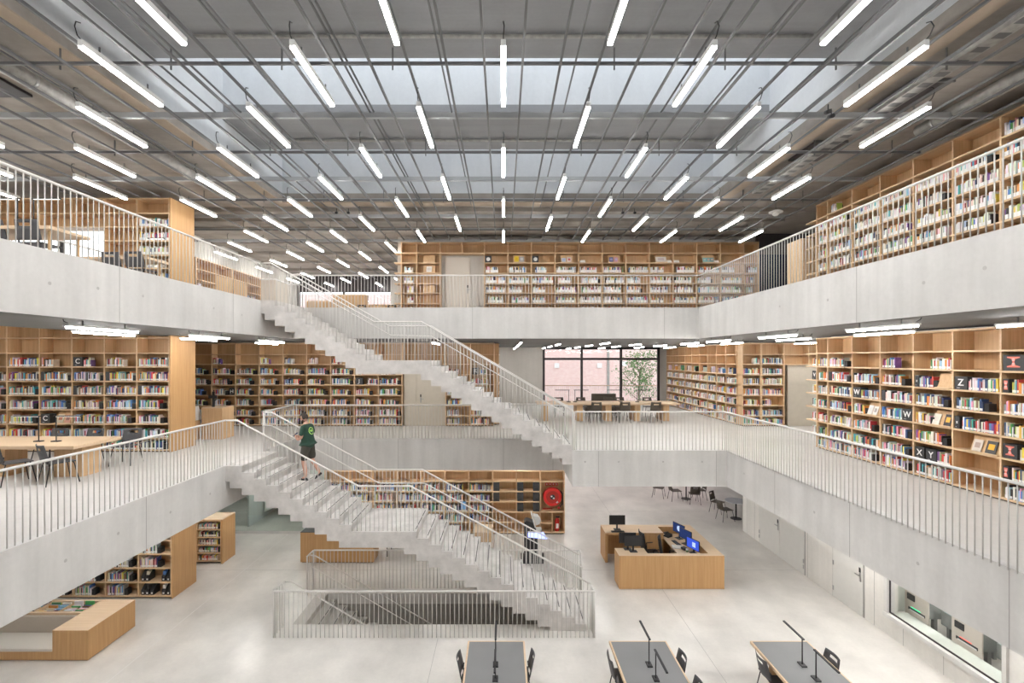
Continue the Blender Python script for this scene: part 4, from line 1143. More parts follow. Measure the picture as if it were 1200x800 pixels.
# window table at the back of the middle floor
slab_table('window_table', 'very long oak table in front of the big window on the middle floor', 1.4, 7.3, 19.55, 20.75, MID, [(1.65, 1.85, 19.7, 20.6), (3.05, 3.3, 19.7, 20.6), (4.25, 4.5, 19.7, 20.6), (5.45, 5.7, 19.7, 20.6), (6.65, 6.9, 19.7, 20.6)], th=.07)
for i, x in enumerate((3.95, 5.1, 6.35)): chair(x-.2, 19.35, MID, R(180), f"dark brown chair on the near side of the long window table, {ordinal(i+1)} from left", 'chairs at the window table', 'brown_shell')
for i, x in enumerate((2.5, 3.5, 4.75, 5.25, 6.5)): chair(x, 21.2, MID, R(0), f"dark brown chair on the far side of the long window table, {ordinal(i+1)} from left", 'chairs at the window table', 'brown_shell')
for i, (x, r_) in enumerate(((2.78, 90), (3.05, -90), (5.0, 90), (5.7, -90))): arm_lamp(x, 20.2, MID+.75, R(r_), f"thin dark reading lamp on the long window table, {ordinal(i+1)} from left", .5, .58, mat='frame_dark')
t = thing('window_sofa', 'low dark brown bench with backrest before the big window', 'bench', (4.75, 22.6, MID))
m = MB(); m.bbox(-.9, .9, -.3, .3, .12, .45, 'brown_shell', .03); m.build('seat', t); m = MB(); m.bbox(-.6, .55, -.32, -.2, .4505, .95, 'brown_shell', .03); m.build('backrest', t)
m = MB(); m.bbox(-.8, .8, -.2, .2, 0, .1195, 'black', .01); m.build('base', t)
# top floor, left: two tables seen from below the table tops
slab_table('reading_table', 'oak table on the top floor at the far left with two black lamps', -9.95, -8.15, 8.5, 9.35, UP, [(-8.3, -8.26, 8.62, 8.66), (-9.9, -9.86, 8.62, 8.66), (-8.3, -8.26, 9.2, 9.24), (-9.9, -9.86, 9.2, 9.24)], group='top floor reading tables')
slab_table('reading_table', 'second oak table on the top floor, nearer the bookcase block', -9.95, -8.33, 11.1, 11.78, UP, [(-9.9, -9.86, 11.2, 11.24), (-8.5, -8.46, 11.2, 11.24), (-9.9, -9.86, 11.65, 11.69), (-8.5, -8.46, 11.65, 11.69)], group='top floor reading tables')
arm_lamp(-8.98, 8.75, UP+.75, R(90), 'black reading lamp reaching left on the far left top floor table', .55, .5); arm_lamp(-8.68, 8.75, UP+.75, R(-90), 'black reading lamp reaching right on the far left top floor table', .55, .5)
arm_lamp(-8.55, 11.45, UP+.75, R(-90), 'black reading lamp on the second top floor table, by the bookcase', .5, .35)
for x, y, r_, lab in ((-8.55, 8.75, 180, 'black chair at the near side of the far left top floor table'), (-9.2, 8.78, 180, 'black chair left of the other one at the far left top floor table'), (-8.62, 11.3, 180, 'black chair before the second top floor table, at its end'), (-9.2, 11.35, 180, 'black chair before the second top floor table, farther left')):
    chair(x, y, UP, R(r_), lab, 'chairs at the top floor tables')
# top floor, back left: tables and cabinets before the far window
t = thing('white_counter', 'beige-white box counter on the top floor near the stair head', 'counter', (-8.0, 16.6, UP))
m = MB(); m.bbox(-.25, .25, -.5, .5, 0, 1.02, 'panel_beige', .01); m.build('body', t); m = MB(); m.bbox(-.28, .28, -.53, .53, 1.0205, 1.06, 'white_paint', .008); m.build('top', t)
for i, (x, y, w, lab) in enumerate(((-9.3, 24.0, 1.2, 'oak cabinet farthest left before the far top floor window'), (-7.6, 23.6, 1.6, 'oak cabinet in the middle before the far top floor window'), (-5.6, 23.0, 1.8, 'oak cabinet right of the others before the far top floor window'))):
    t = thing('low_cabinet', lab, 'cabinet', (x, y, UP)); hh = (1.25, 1.5, .95)[i]
    m = MB(); m.bbox(-w/2, w/2, -.25, .25, 0, hh-.04, 'oak', .008); m.build('body', t); m = MB(); m.bbox(-w/2-.02, w/2+.02, -.28, .28, hh-.0395, hh, 'oak_top', .006); m.build('top', t)
    for q in (-1, 1): m = MB(); m.box(q*w/4-w/4+.02, q*w/4+w/4-.02, -.265, -.2505, .1, hh-.1, 'oak_shaded'); m.build('door', t)
for i, x in enumerate((-6.6, -5.2)):
    chair(x, 22.3, UP, R(180), f"dark chair by the oak cabinets on the top floor, {ordinal(i+1)} from left", 'chairs by the far cabinets', 'brown_shell')
# dark oak cabinet end on the top floor right
t = thing('oak_cabinet', 'closed oak cabinet side on the top floor beside the dark window', 'cabinet', (9.6, 14.92, UP))
m = MB(); m.bbox(-.45, .4, -.37, .37, .05, 2.05, 'oak_light', .008); m.build('body', t); m = MB(); m.box(-.4, .36, -.33, .33, 0, .0495, 'dark_grey'); m.build('plinth', t)

# ------------------------------------------------------------------ ground floor pieces
t = thing('oak_bench_unit', 'oak bench unit with pale cushion and book troughs on the ground floor, lower left', 'bench', (-9.47, 11.0, 0))
m = MB(); m.bbox(-.39, .39, -.65, .68, 0.02, .67, 'oak_desk', .004); m.build('end_block', t)
m = MB(); m.box(-.39, .39, -.65, .68, .6705, .673, 'oak_top'); m.build('end_top', t)
m = MB(); m.box(-5.2, -.3905, -.645, .0, 0.02, .2, 'oak_desk'); m.build('base', t)
m = MB(); m.bbox(-5.2, -.3905, -.65, -.02, .2005, .27, 'cushion', .02); m.build('seat_cushion', t)
m = MB(); m.bbox(-5.2, -.3905, -.019, .06, .2005, .63, 'upholstery', .02); m.build('backrest', t)
m = MB(); m.box(-5.2, -.3905, .061, .135, 0.02, .67, 'oak_top'); m.box(-5.2, -.3905, .6, .68, 0.02, .67, 'oak_top'); m.box(-5.2, -.3905, .1351, .5999, .02, .35, 'oak'); m.build('trough', t)
for x in (-.43, -1.0, -1.57, -2.14): m = MB(); m.box(x-.012, x+.012, .1351, .5999, .3505, .665, 'oak_light'); m.build('divider', t)
N_EXTRA_BOOKS = 0
for bi, x0 in enumerate((-.95, -1.52, -2.09)):
    y = .16; q = 0
    while y < .56:
        th_ = rnd.choice([.012, .018, .024, .03]); q += 1
        hh = rnd.choice([.25, .28, .30, .33, .38 if y > .4 else .31]); w = rnd.uniform(.16, .23)
        for side in (0, 1):
            col = rnd.choices(PAL, weights=PW)[0]
            mb = MB(); c = vary(col[1]); mb.box(0, w, 0, th_, 0, hh, 'book_cover', col=c)
            o = mb.build('picture_book', None, (-9.47+x0+.02+side*.265, 11.0+y, .3515), (-R(3), 0, 0))
            tag(o, f"{col[0]} picture book, {ordinal(q)} from the front, {'left' if side == 0 else 'right'} half of {ordinal(bi+1)} trough from the block", 'book', 'picture books in the bench troughs')
        y += th_+.018
t = thing('plinth_counter', 'oak box counter with small screen on the middle floor behind the left bookcase', 'counter', (-9.4, 15.6, MID))
m = MB(); m.bbox(-.33, .33, -.34, .34, .0, 1.0, 'oak', .004); m.build('body', t); m = MB(); m.box(-.33, .33, -.34, .34, 1.0005, 1.02, 'oak_top'); m.build('top', t)
t = thing('monitor', 'thin black screen on a post standing on the oak box counter, middle floor', 'monitor', (-9.52, 15.55, MID+1.0205))
m = MB(); m.box(-.03, .03, -.03, .03, 0, .5, 'black'); m.build('post', t); m = MB(); m.box(-.14, .14, -.045, -.0305, .28, .38, 'black'); m.build('screen', t)
t = thing('card_reader', 'small white reader with blue display left of the oak box counter', 'reader', (-9.98, 15.3, MID))
m = MB(); m.prism([(-.16, .62), (.16, .62), (.16, .75), (.02, 1.08), (-.16, 1.08)], -.12, .12, 'white_paint', axis='x'); m.build('body', t)
m = MB(); m.prism([(-.165, .8), (-.161, .8), (-.161, 1.02), (-.165, 1.02)], -.08, .08, 'screen_white', axis='x'); m.build('display', t)
m = MB(); m.box(-.11, .11, -.12, .12, .0, .6195, 'oak'); m.build('foot', t)
t = thing('low_counter', 'long low oak counter with black top behind the basement opening', 'counter', (-5.37, 15.65, 0))
m = MB(); m.bbox(-1.19, 1.18, -.35, .3, .03, .985, 'oak_desk', .004); m.build('body', t); m = MB(); m.box(-1.19, 1.18, -.35, .3, .9855, 1.0, 'dark_grey'); m.build('top', t); m = MB(); m.box(-1.15, 1.14, -.31, .26, 0, .0295, 'black'); m.build('plinth', t)
t = thing('dark_desk', 'dark table with thin legs in the shade behind the lower staircase', 'table', (-3.2, 16.1, 0))
m = MB(); m.bbox(-.75, .75, -.35, .35, .71, .74, 'black', .005); m.build('table_top', t)
for sx in (-1, 1):
    for sy in (-1, 1): m = MB(); m.tube([(sx*.68, sy*.3, 0), (sx*.68, sy*.3, .7095)], .015, 'black', 6); m.build('leg', t)
t = thing('oak_pedestal', 'small oak pedestal cabinet beyond the lower flight of the staircase', 'cabinet', (-.66, 15.95, 0))
m = MB(); m.bbox(-.31, .31, -.4, .4, .0, .88, 'oak', .005); m.build('body', t); m = MB(); m.box(-.31, .31, -.4, .4, .8805, .9, 'oak_top'); m.build('top', t)
t = thing('blue_notice', 'light blue paper notice standing before the ground floor books', 'notice', (-1.45, 17.2, 0))
m = MB(); m.box(-.1, .1, -.01, .01, 1.13, 1.42, 'blue_sheet'); m.build('sheet', t); m = MB(); m.tube([(0, .012, .02), (0, .012, 1.4)], .008, 'steel', 6); m.build('post', t); m = MB(); m.lathe([(.12, 0), (.12, .015)], (0, .012, .0), 'steel', 14); m.build('foot', t)
# self-service kiosk
t = thing('self_service_kiosk', 'black and white self-service kiosk glowing blue beside the foot of the staircase', 'kiosk', (.95, 15.5, 0))
m = MB(); m.bbox(-.27, .17, -.18, .18, .03, 1.0, 'black', .01); m.prism([(-.27, 1.0005), (.12, 1.0005), (.05, 1.28), (-.2, 1.36), (-.27, 1.3)], -.18, .18, 'dark_grey'); m.build('column', t)
m = MB(); m.prism([(.06, 1.15), (.10, 1.13), (-.02, 1.56), (-.06, 1.56)], -.22, .22, 'white_paint'); m.build('screen', t)
m = MB(); m.prism([(.101, 1.2), (.22, 1.25), (.26, 1.36), (.18, 1.47), (.02, 1.5)], -.16, .16, 'white_paint'); m.build('hood', t)
m = MB(); m.bbox(-.16, .3, -.26, .2, 1.0005, 1.03, 'white_paint', .005); m.prism([(-.16, .86), (.46, .80), (.34, .9995), (-.16, .9995)], -.27, -.181, 'kiosk_glow'); m.build('book_shelf', t)
m = MB(); m.bbox(-.36, .36, -.25, .25, .0, .0295, 'black', .004); m.build('base', t)
for s in (-1, 1): m = MB(); m.box(s*.34-.05, s*.34+.05, -.2, -.1, .03, .3, 'black'); m.build('foot_box', t)
# fire hose reel and extinguisher in the last bay of the ground floor bookcase
bx0 = c_bg.x[9]
t = thing('fire_hose_reel', 'red round fire hose reel in the end bay of the ground floor bookcase', 'hose reel', c_bg.world(bx0+.46, .17, 1.385), 0)
m = MB(); m.lathe([(.34, -.12), (.345, -.1), (.345, .08), (.33, .1)], (0, 0, 0), 'red', 32, 'y'); m.build('drum', t)
m = MB(); m.lathe([(.23, -.128), (.24, -.1205)], (0, 0, 0), 'red_dark', 28, 'y'); m.build('inner_ring', t)
m = MB(); m.lathe([(.09, -.15), (.10, -.1285)], (0, 0, 0), 'dark_grey', 18, 'y'); m.build('hub', t)
m = MB(); m.box(-.07, -.01, -.158, -.1505, .01, .06, 'white_paint'); m.build('hub_label', t)
m = MB(); m.box(.01, .07, -.158, -.1505, -.06, -.01, 'white_paint'); m.build('hub_label', t)
q = MB(); q.box(-.04, .04, -.124, -.1215, -.06, .06, 'white_paint'); q.build('drum_label', t, (.16, -.003, -.17), (0, R(-35), 0))
m = MB(); m.tube([(.3, .0, .2), (.38, -.02, .1), (.38, -.02, -.28), (.28, -.05, -.4)], .025, 'dark_grey', 8); m.build('hose', t)
m = MB(); m.lathe([(.04, 0), (.05, .03)], (.24, -.1, -.42), 'red', 12, 'y'); m.build('valve', t)
m = MB(); m.box(-.36, .0, -.08, -.06, -.475, -.43, 'red_dark'); m.build('nozzle_bar', t)
t = thing('fire_sign_strip', 'row of small red and white fire safety pictograms above the hose reel', 'sign', c_bg.world(bx0+.46, .352, 1.735), 0)
for i in range(4):
    m = MB(); m.box(-.24+i*.125, -.14+i*.125, -.004, 0, 0, .11, 'red'); pz = m.build('pictogram', t)
    m = MB(); m.box(-.21+i*.125, -.17+i*.125, -.0065, -.0045, .025, .085, 'white_paint'); m.build('symbol', pz)
t = thing('fire_extinguisher', 'red fire extinguisher standing in the lowest right compartment of the bookcase', 'extinguisher', c_bg.world(bx0+.64, .16, .081), 0)
m = MB(); m.lathe([(.075, 0), (.085, .02), (.085, .40), (.06, .46), (.03, .49)], (0, 0, 0), 'red', 18); m.build('cylinder', t)
m = MB(); m.box(-.05, .05, -.0885, -.0852, .12, .30, 'white_paint'); m.build('label', t)
m = MB(); m.bbox(-.05, .09, -.02, .02, .4905, .55, 'black', .005); m.build('valve_head', t)
m = MB(); m.tube([(.08, 0, .53), (.14, 0, .5), (.15, 0, .3), (.12, -.02, .1)], .012, 'black', 7); m.build('hose', t)
m = MB(); m.box(bx0+.017, bx0+.432, -.012, .34, .40, .434, 'oak_light'); m.build('shelf', c_bg.root)
m = MB(); m.box(bx0+.433, bx0+.467, .0, .34, .081, .815, 'oak'); m.build('divider', c_bg.root)
# black file boxes in the two bays left of the reel
for bay, k, xx in ((7, 4, .03), (7, 3, .03), (8, 4, .03), (8, 3, .03), (8, 2, .03), (8, 4, .63), (8, 3, .63), (8, 2, .63)):
    o = thing('file_box', f"black file box, {'left' if xx < .3 else 'right'} end, {c_bg.where(bay, k)}", 'file box', c_bg.world(c_bg.x[bay]+xx, .02, c_bg.H[k]+.001), 0, 'black file boxes by the hose reel')
    m = MB(); m.bbox(0, .23, 0, .24, 0, .31, 'dark_grey', .004); m.build('box', o); m = MB(); m.box(.06, .17, -.004, -.0005, .06, .1, 'black'); m.build('label_slot', o)
# magazine holders in the left ground floor case
i = 0
for k in (0, 1):
    for j, xx in enumerate((.05, .17, .30, .62, .75)):
        if k == 1 and j == 2: continue
        o = thing('magazine_file', f"black magazine holder, {ordinal(j+1)} from left, {c_lg.where(5, k)}", 'magazine holder', c_lg.world(c_lg.x[5]+xx, .04, c_lg.H[k]+.001), 0, 'black magazine holders')
        m = MB(); m.prism([(0, 0), (.24, 0), (.24, .28), (.16, .28), (0, .13)], 0, .095, 'black', axis='x'); m.build('holder', o)
        m = MB(); m.box(.025, .07, -.003, -.0005, .03, .07, 'white_paint'); m.build('label', o)
        col = rnd.choices(PAL, weights=PW)[0][1]
        m = MB(); m.box(.01, .085, .03, .15, .135, .26, 'book_cover', col=col); m.build('magazines', o) if (j % 2) else None
# ------------------------------------------------------------------ reception desk
def desk_part(root, name, x0, x1, y0, y1, z0, z1, mat='oak_desk', top=None):
    m = MB(); o = root.location
    m.box(x0-o.x, x1-o.x, y0-o.y, y1-o.y, z0, z1, mat, top=top); return m.build(name, root)
rd = thing('reception_desk', 'U-shaped oak reception desk standing on the ground floor', 'reception desk', (4.8, 14.8, 0))
m = MB(); m.prism([(-1.49, -1.25), (1.52, -1.25), (1.52, 1.28), (.38, 1.28), (.38, 1.10), (1.14, 1.10), (1.14, -1.07), (-.62, -1.07), (-.62, -.68), (-1.49, -.68)], .02, .963, 'oak_desk', axis='z')
m.m[0] = m.mi('oak_top'); m.m[1] = m.mi('oak_top'); m.build('front_counter', rd)
desk_part(rd, 'work_surface', 5.24, 5.935, 13.74, 15.89, .70, .74, 'oak_top')
desk_part(rd, 'work_support', 5.5, 5.55, 14.2, 15.6, .02, .699, 'oak')
desk_part(rd, 'back_counter_top', 3.29, 5.17, 15.3, 16.06, .90, .972, 'oak_desk', 'oak_top')
desk_part(rd, 'back_counter_side', 3.29, 3.37, 15.3, 16.06, .02, .8995); desk_part(rd, 'back_counter_body', 4.02, 5.17, 15.3, 16.06, .02, .8995); desk_part(rd, 'back_counter_rear', 3.371, 4.019, 15.98, 16.06, .02, .8995)
desk_part(rd, 'plinth', 3.36, 6.26, 13.6, 13.7, 0, .0195, 'black')
def monitor(x, y, z, rot, label, w=.52, h=.31, screen='black', lift=.16, kb=False):
    o = thing('monitor', label, 'monitor', (x, y, z+.0008), rot, 'monitors on the reception desk')
    m = MB(); m.bbox(-w/2, w/2, -.015, .015, lift, lift+h, 'black', .004); m.build('housing', o)
    m = MB(); m.box(-w/2+.012, w/2-.012, -.018, -.0155, lift+.015, lift+h-.012, screen); sc = m.build('screen', o)
    m = MB(); m.box(-.025, .025, .016, .04, .012, lift+.12, 'black'); m.build('stand', o); m = MB(); m.bbox(-.11, .11, -.08, .1, 0, .0115, 'black', .003); m.build('foot', o)
    return o, sc
monitor(3.75, 15.62, .972, 0, 'dark monitor alone on the back counter of the reception desk', kb=True)
monitor(3.68, 14.05, .963, R(180), 'dark monitor turned away, rear one of the pair on the front desk corner', lift=.18, w=.5, h=.3)
monitor(3.80, 13.86, .963, 0, 'dark monitor facing the front, near one of the pair on the desk corner', lift=.16)
o, sc = monitor(5.72, 15.45, .74, R(-68), 'monitor with a bright white flower picture inside the reception desk', screen='screen_navy', lift=.17)
m = MB(); m.lathe([(.07, -.001), (.09, 0)], (.02, -.019, .33), 'screen_bright', 9, 'y'); m.lathe([(.05, -.001), (.06, 0)], (.09, -.019, .28), 'screen_white', 8, 'y'); m.build('picture', o)
monitor(5.76, 14.98, .74, R(-68), 'monitor with a plain navy screen, middle one inside the reception desk', screen='screen_navy', lift=.15)
o, sc = monitor(5.72, 14.28, .74, R(-68), 'monitor with a vivid blue screen, nearest inside the reception desk', screen='screen_blue', lift=.12, w=.5)
m = MB(); m.box(-.02, .11, -.0195, -.0185, .2, .34, 'screen_bright'); m.build('window_picture', o)
def kb(x, y, z, rot, label):
    o = thing('keyboard', label, 'keyboard', (x, y, z+.0008), rot)
    m = MB(); m.bbox(-.21, .21, -.065, .065, 0, .018, 'black', .004); m.build('body', o); m = MB(); m.box(-.195, .195, -.05, .05, .0185, .022, 'dark_grey'); m.build('keys', o)
kb(3.72, 15.42, .972, 0, 'black keyboard before the monitor on the back counter'); kb(5.5, 15.05, .74, R(-80), 'black keyboard on the work surface before the middle monitor')
o = thing('desk_phone', 'black desk telephone at the far end of the reception work surface', 'telephone', (5.42, 15.62, .7405), R(-60))
m = MB(); m.prism([(-.1, 0), (.1, 0), (.1, .1), (-.1, .03)], -.1, .1, 'black', axis='x'); m.build('body', o); m = MB(); m.bbox(-.1, -.045, -.1, .1, .0905, .13, 'black', .01); m.build('handset', o)
def flat(name, label, cat, x, y, z, rot, w, d, h, mat, pn, pmat):
    o = thing(name, label, cat, (x, y, z+.0008), rot)
    m = MB(); m.bbox(-w/2, w/2, -d/2, d/2, 0, h, mat, min(.004, h/4)); m.build('body', o); m = MB(); m.box(-w*.35, w*.35, -d*.35, d*.35, h+.0005, h+.002, pmat); m.build(pn, o)
flat('laptop', 'closed white laptop on the reception work surface', 'laptop', 5.42, 14.72, .74, R(-10), .34, .24, .03, 'white_paint', 'lid_panel', 'paper')
flat('document', 'white sheet of paper near the front of the reception work surface', 'paper', 5.42, 14.02, .74, R(12), .28, .2, .006, 'white_paint', 'print', 'paper')
flat('calculator', 'dark calculator beside the white sheet on the work surface', 'calculator', 5.66, 13.96, .74, R(-20), .2, .14, .02, 'dark_grey', 'keypad', 'blue_sheet')
flat('scanner', 'black barcode scanner box between laptop and monitors', 'scanner', 5.55, 14.55, .74, R(-70), .16, .12, .07, 'black', 'glass_plate', 'dark_grey')
o = thing('tea_cup', 'green and white cup beside the laptop', 'cup', (5.58, 14.38, .7408)); m = MB(); m.lathe([(.03, 0), (.04, .05)], (0, 0, 0), 'cup_green', 14); m.build('lower_body', o); m = MB(); m.lathe([(.04, .0505), (.044, .09)], (0, 0, 0), 'white_paint', 14); m.build('rim', o)
def office_chair(x, y, rot, label):
    o = thing('office_chair', label, 'office chair', (x, y, 0), rot, 'office chairs in the reception desk')
    m = MB(); m.bbox(-.24, .24, -.24, .24, .46, .53, 'black', .025); m.build('seat', o)
    bk = curved_panel(.46, .58, .05, .03, None, mat='black'); bk.v = [tuple(Matrix.Translation((0, .24, .62)) @ Matrix.Rotation(-R(8), 4, 'X') @ Vector(v)) for v in bk.v]; bk.build('backrest', o)
    m = MB(); m.tube([(0, .2, .5), (0, .3, .6), (0, .3, .8)], .02, 'black', 8); m.build('back_support', o)
    m = MB(); m.tube([(0, 0, .12), (0, 0, .4595)], .025, 'steel', 10); m.build('gas_lift', o)
    for s in (-1, 1): m = MB(); m.tube([(s*.26, .05, .5), (s*.29, .05, .7), (s*.29, -.15, .71)], .016, 'black', 7); m.build('armrest', o)
    for i in range(5):
        a = i*2*math.pi/5; m = MB(); m.tube([(0, 0, .1), (.28*math.cos(a), .28*math.sin(a), .075)], .018, 'black', 6); lg = m.build('leg', o)
        m = MB(); m.lathe([(.03, 0), (.03, .05)], (.28*math.cos(a), .28*math.sin(a), .0), 'black', 8); m.build('caster', lg)
office_chair(4.66, 14.9, R(95), 'black mesh office chair inside the reception desk, backrest to the left'); office_chair(5.06, 14.28, R(70), 'black office chair tucked under the reception work surface, nearer the front')
# cafe tables at the back right of the ground floor
def cafe_table(x, y, label, r=.42):
    o = thing('cafe_table', label, 'table', (x, y, 0), 0, 'round tables at the back of the ground floor')
    m = MB(); m.lathe([(r, .72), (r+.005, .74), (r, .75)], (0, 0, 0), 'window_sheen_top', 28); m.build('table_top', o)
    m = MB(); m.tube([(0, 0, .02), (0, 0, .7195)], .03, 'black', 10); m.build('column', o); m = MB(); m.lathe([(.22, 0), (.22, .015)], (0, 0, 0), 'black', 20); m.build('base', o)
cafe_table(9.6, 19.55, 'round grey cafe table behind the end of the right concrete wall'); cafe_table(8.6, 22.3, 'round cafe table farther back under the slab edge')
for i, (x, y, r_) in enumerate(((9.05, 19.35, 100), (9.2, 20.35, 40), (10.25, 19.3, -80))): chair(x, y, 0, R(r_), 'dark chair at the nearer round cafe table, ' + ('left side', 'behind it', 'half hidden by the wall')[i], 'cafe chairs', 'brown_shell')
for i, (x, y, r_) in enumerate(((8.0, 22.1, 95), (8.7, 21.6, 170), (7.4, 22.6, 60), (9.2, 22.2, -90))): chair(x, y, 0, R(r_), f"dark chair among those farther back under the slab edge, {ordinal(i+1)}", 'cafe chairs', 'brown_shell')
# book sorting machines behind the interior window
for i, (y0, y1, led, nm) in enumerate(((10.87, 11.5, 'led_green', 'farther book return machine with green lit slot behind the interior window'), (9.65, 10.3, 'led_red', 'nearer book return machine with red lit slot behind the interior window'))):
    o = thing('book_return_machine', nm, 'machine', (9.75, (y0+y1)/2, 0)); h = (y1-y0)/2
    m = MB(); m.box(0, .03, -h, h, .44, 1.9, 'panel_beige'); m.build('front_panel', o)
    m = MB(); m.box(-.02, -.0005, h-.28, h-.08, .84, .98, 'black'); m.build('screen', o)
    m = MB(); m.box(-.008, -.0005, -h+.08, h-.1, .60, .66, 'black'); so = m.build('slot', o)
    m = MB(); m.box(-.0125, -.0085, -h+.1, h-.14, .598, .62, 'white_paint'); m.build('slot_lip', so); m = MB(); m.box(-.011, -.0085, -.12, .14, .665, .69, led); m.build('slot_light', o)
    m = MB(); m.box(.031, .9, -h+.05, h-.05, .6, .95, 'sorter'); m.build('conveyor_body', o)
    for q in (-.2, .2): m = MB(); m.box(.2, .28, q-.04, q+.04, 0, .5995, 'sorter'); m.build('leg', o)
for i, y in enumerate((10.58, 9.36)):
    o = thing('sorting_conveyor', 'grey-green sorting conveyor between the two return machines' if i == 0 else 'grey-green sorting conveyor nearest the camera behind the interior window', 'conveyor', (10.1, y, 0))
    m = MB(); m.box(-.1, .9, -.24, .24, .55, .85, 'sorter'); m.build('body', o); m = MB(); m.box(-.08, .88, -.2, .2, .8505, .87, 'pane_sheet'); m.build('belt', o)
    m = MB(); m.box(-.12, -.1005, -.24, .24, .9, .94, 'steel'); m.build('guard_bar', o)
    for sx in (0, .7):
        for sy in (-.15, .15): m = MB(); m.box(sx-.03, sx+.03, sy-.03, sy+.03, 0, .5495, 'sorter'); m.build('leg', o)
w = MB(); w.box(12.3, 12.4, 8, 12.5, 0, 2.9, 'void_concrete'); w.box(9.51, 12.3, 12.4, 12.5, 0, 2.9, 'sill_green'); w.box(9.51, 12.3, 7.9, 8.0, 0, 2.9, 'void_concrete')
struct('wall_sorting_room', w)
# ------------------------------------------------------------------ outside the big window
w = MB(); w.box(-20, 30, 40, 40.4, -2, 12, 'brick'); 
for x in (8.84,): w.box(x-.1, x+.1, 39.93, 40, -2, 12, 'duct')
for x, z in ((4.5, 6.0), (8.1, 6.0), (10.2, 6.15)): w.box(x-.2, x+.2, 39.9, 39.95, z-.2, z+.2, 'white_paint')
struct('exterior_wall', w)
w = MB(); w.box(-20, 30, 28.5, 44, -.31, -.01, 'floor_ground'); w.box(1.5, 10, 27.82, 28.4, MID-.3, MID, 'floor_upper'); struct('exterior_ground', w)
t = thing('tree', 'leafy green tree outside the big middle floor window', 'tree', (9.2, 32.0, 0))
m = MB(); m.tube([(0, 0, 0), (.1, 0, 2.5), (-.05, 0, 4.2), (.05, 0, 6.0)], .12, 'bark', 8, r2=.04)
m.build('trunk', t)
for i in range(9):
    a = i*2.4; z = 3.4+i*.3; m = MB(); m.tube([(0, 0, z), (math.cos(a)*.8, math.sin(a)*.8, z+.6), (math.cos(a)*1.3, math.sin(a)*1.3, z+1.2)], .035, 'bark', 5, r2=.01); m.build('branch', t)
m = MB(); r2 = random.Random(3)
for i in range(2300):
    c = r2.choice([(math.cos(q*2.4)*rr, math.sin(q*2.4)*rr, 3.9+q*.33+rr*.4) for q in range(9) for rr in (.5, 1.1)])
    p = Vector(c)+Vector((r2.gauss(0, .32), r2.gauss(0, .32), r2.gauss(0, .3)))
    a = Vector((r2.uniform(-1, 1), r2.uniform(-1, 1), r2.uniform(-1, 1))).normalized(); b = a.cross(Vector((.3, .5, .8))).normalized(); s = r2.uniform(.05, .09)
    n = len(m.v); m.v += [tuple(p-a*s), tuple(p+b*s*.5), tuple(p+a*s), tuple(p-b*s*.5)]; m.face((n, n+1, n+2, n+3), 'leaf')
tag(m.build('foliage', t), kind='stuff')
# ------------------------------------------------------------------ the man on the stairs
def skin_body(name, pts, edges, mat, parent, root=0, sub=2, mats=None):
    me = bpy.data.meshes.new(name); me.from_pydata([p[:3] for p in pts], edges, []); me.materials.append(MATS[mat])
    o = link(name, me, parent)
    md = o.modifiers.new('Skin', 'SKIN'); md.use_smooth_shade = True; md.branch_smoothing = .4
    sv = me.skin_vertices[0].data
    for i, p in enumerate(pts):
        r = p[3] if hasattr(p[3], '__len__') else (p[3], p[3])
        sv[i].radius = r; sv[i].use_root = (i == root)
    s = o.modifiers.new('Subdivision', 'SUBSURF'); s.levels = sub; s.render_levels = sub
    return o
zt_ = 4.0-.16*4
per = thing('person', 'man in dark green T-shirt and shorts climbing the lower stairs, looking at a phone', 'person', (-5.28, 12.75, zt_), R(258))
# local frame: the man faces -y; x is his left; tread surface at z=0. The next tread up is ahead of him.
# joints
pel = (0, .02, .93); ch_ = (0, -.01, 1.22); nk = (0, -.045, 1.52)
body = [
 (0, .02, .95, (.15, .11)), (0, .015, 1.10, (.145, .105)), (0, .0, 1.28, (.165, .115)), (0, -.02, 1.42, (.15, .10)), (0, -.04, 1.50, .062), (0, -.065, 1.56, .057),
 # left arm (raised, holding the phone)
 (.17, -.015, 1.43, .062), (.215, -.01, 1.30, .05), (.225, -.03, 1.15, .043), (.17, -.16, 1.09, .038), (.10, -.27, 1.12, .029),
 # right arm
 (-.17, -.015, 1.43, .062), (-.215, .01, 1.30, .05), (-.225, -.01, 1.14, .043), (-.17, -.15, 1.08, .038), (-.09, -.26, 1.10, .029),
 # left leg: front, planted
 (.09, .02, .88, .095), (.095, -.03, .68, .085), (.095, -.05, .47, .058), (.095, .0, .28, .056), (.095, .01, .09, .037), (.095, -.09, .035, .036),
 # right leg: behind, pushing off with the heel up
 (-.09, .02, .88, .095), (-.095, .05, .68, .085), (-.095, .09, .48, .058), (-.095, .22, .33, .054), (-.095, .30, .17, .037), (-.095, .25, .075, .034)]
ed = [(0,1),(1,2),(2,3),(3,4),(4,5),(3,6),(6,7),(7,8),(8,9),(9,10),(3,11),(11,12),(12,13),(13,14),(14,15),(0,16),(16,17),(17,18),(18,19),(19,20),(20,21),(0,22),(22,23),(23,24),(24,25),(25,26),(26,27)]
bd = skin_body('body', body, ed, 'skin', per)
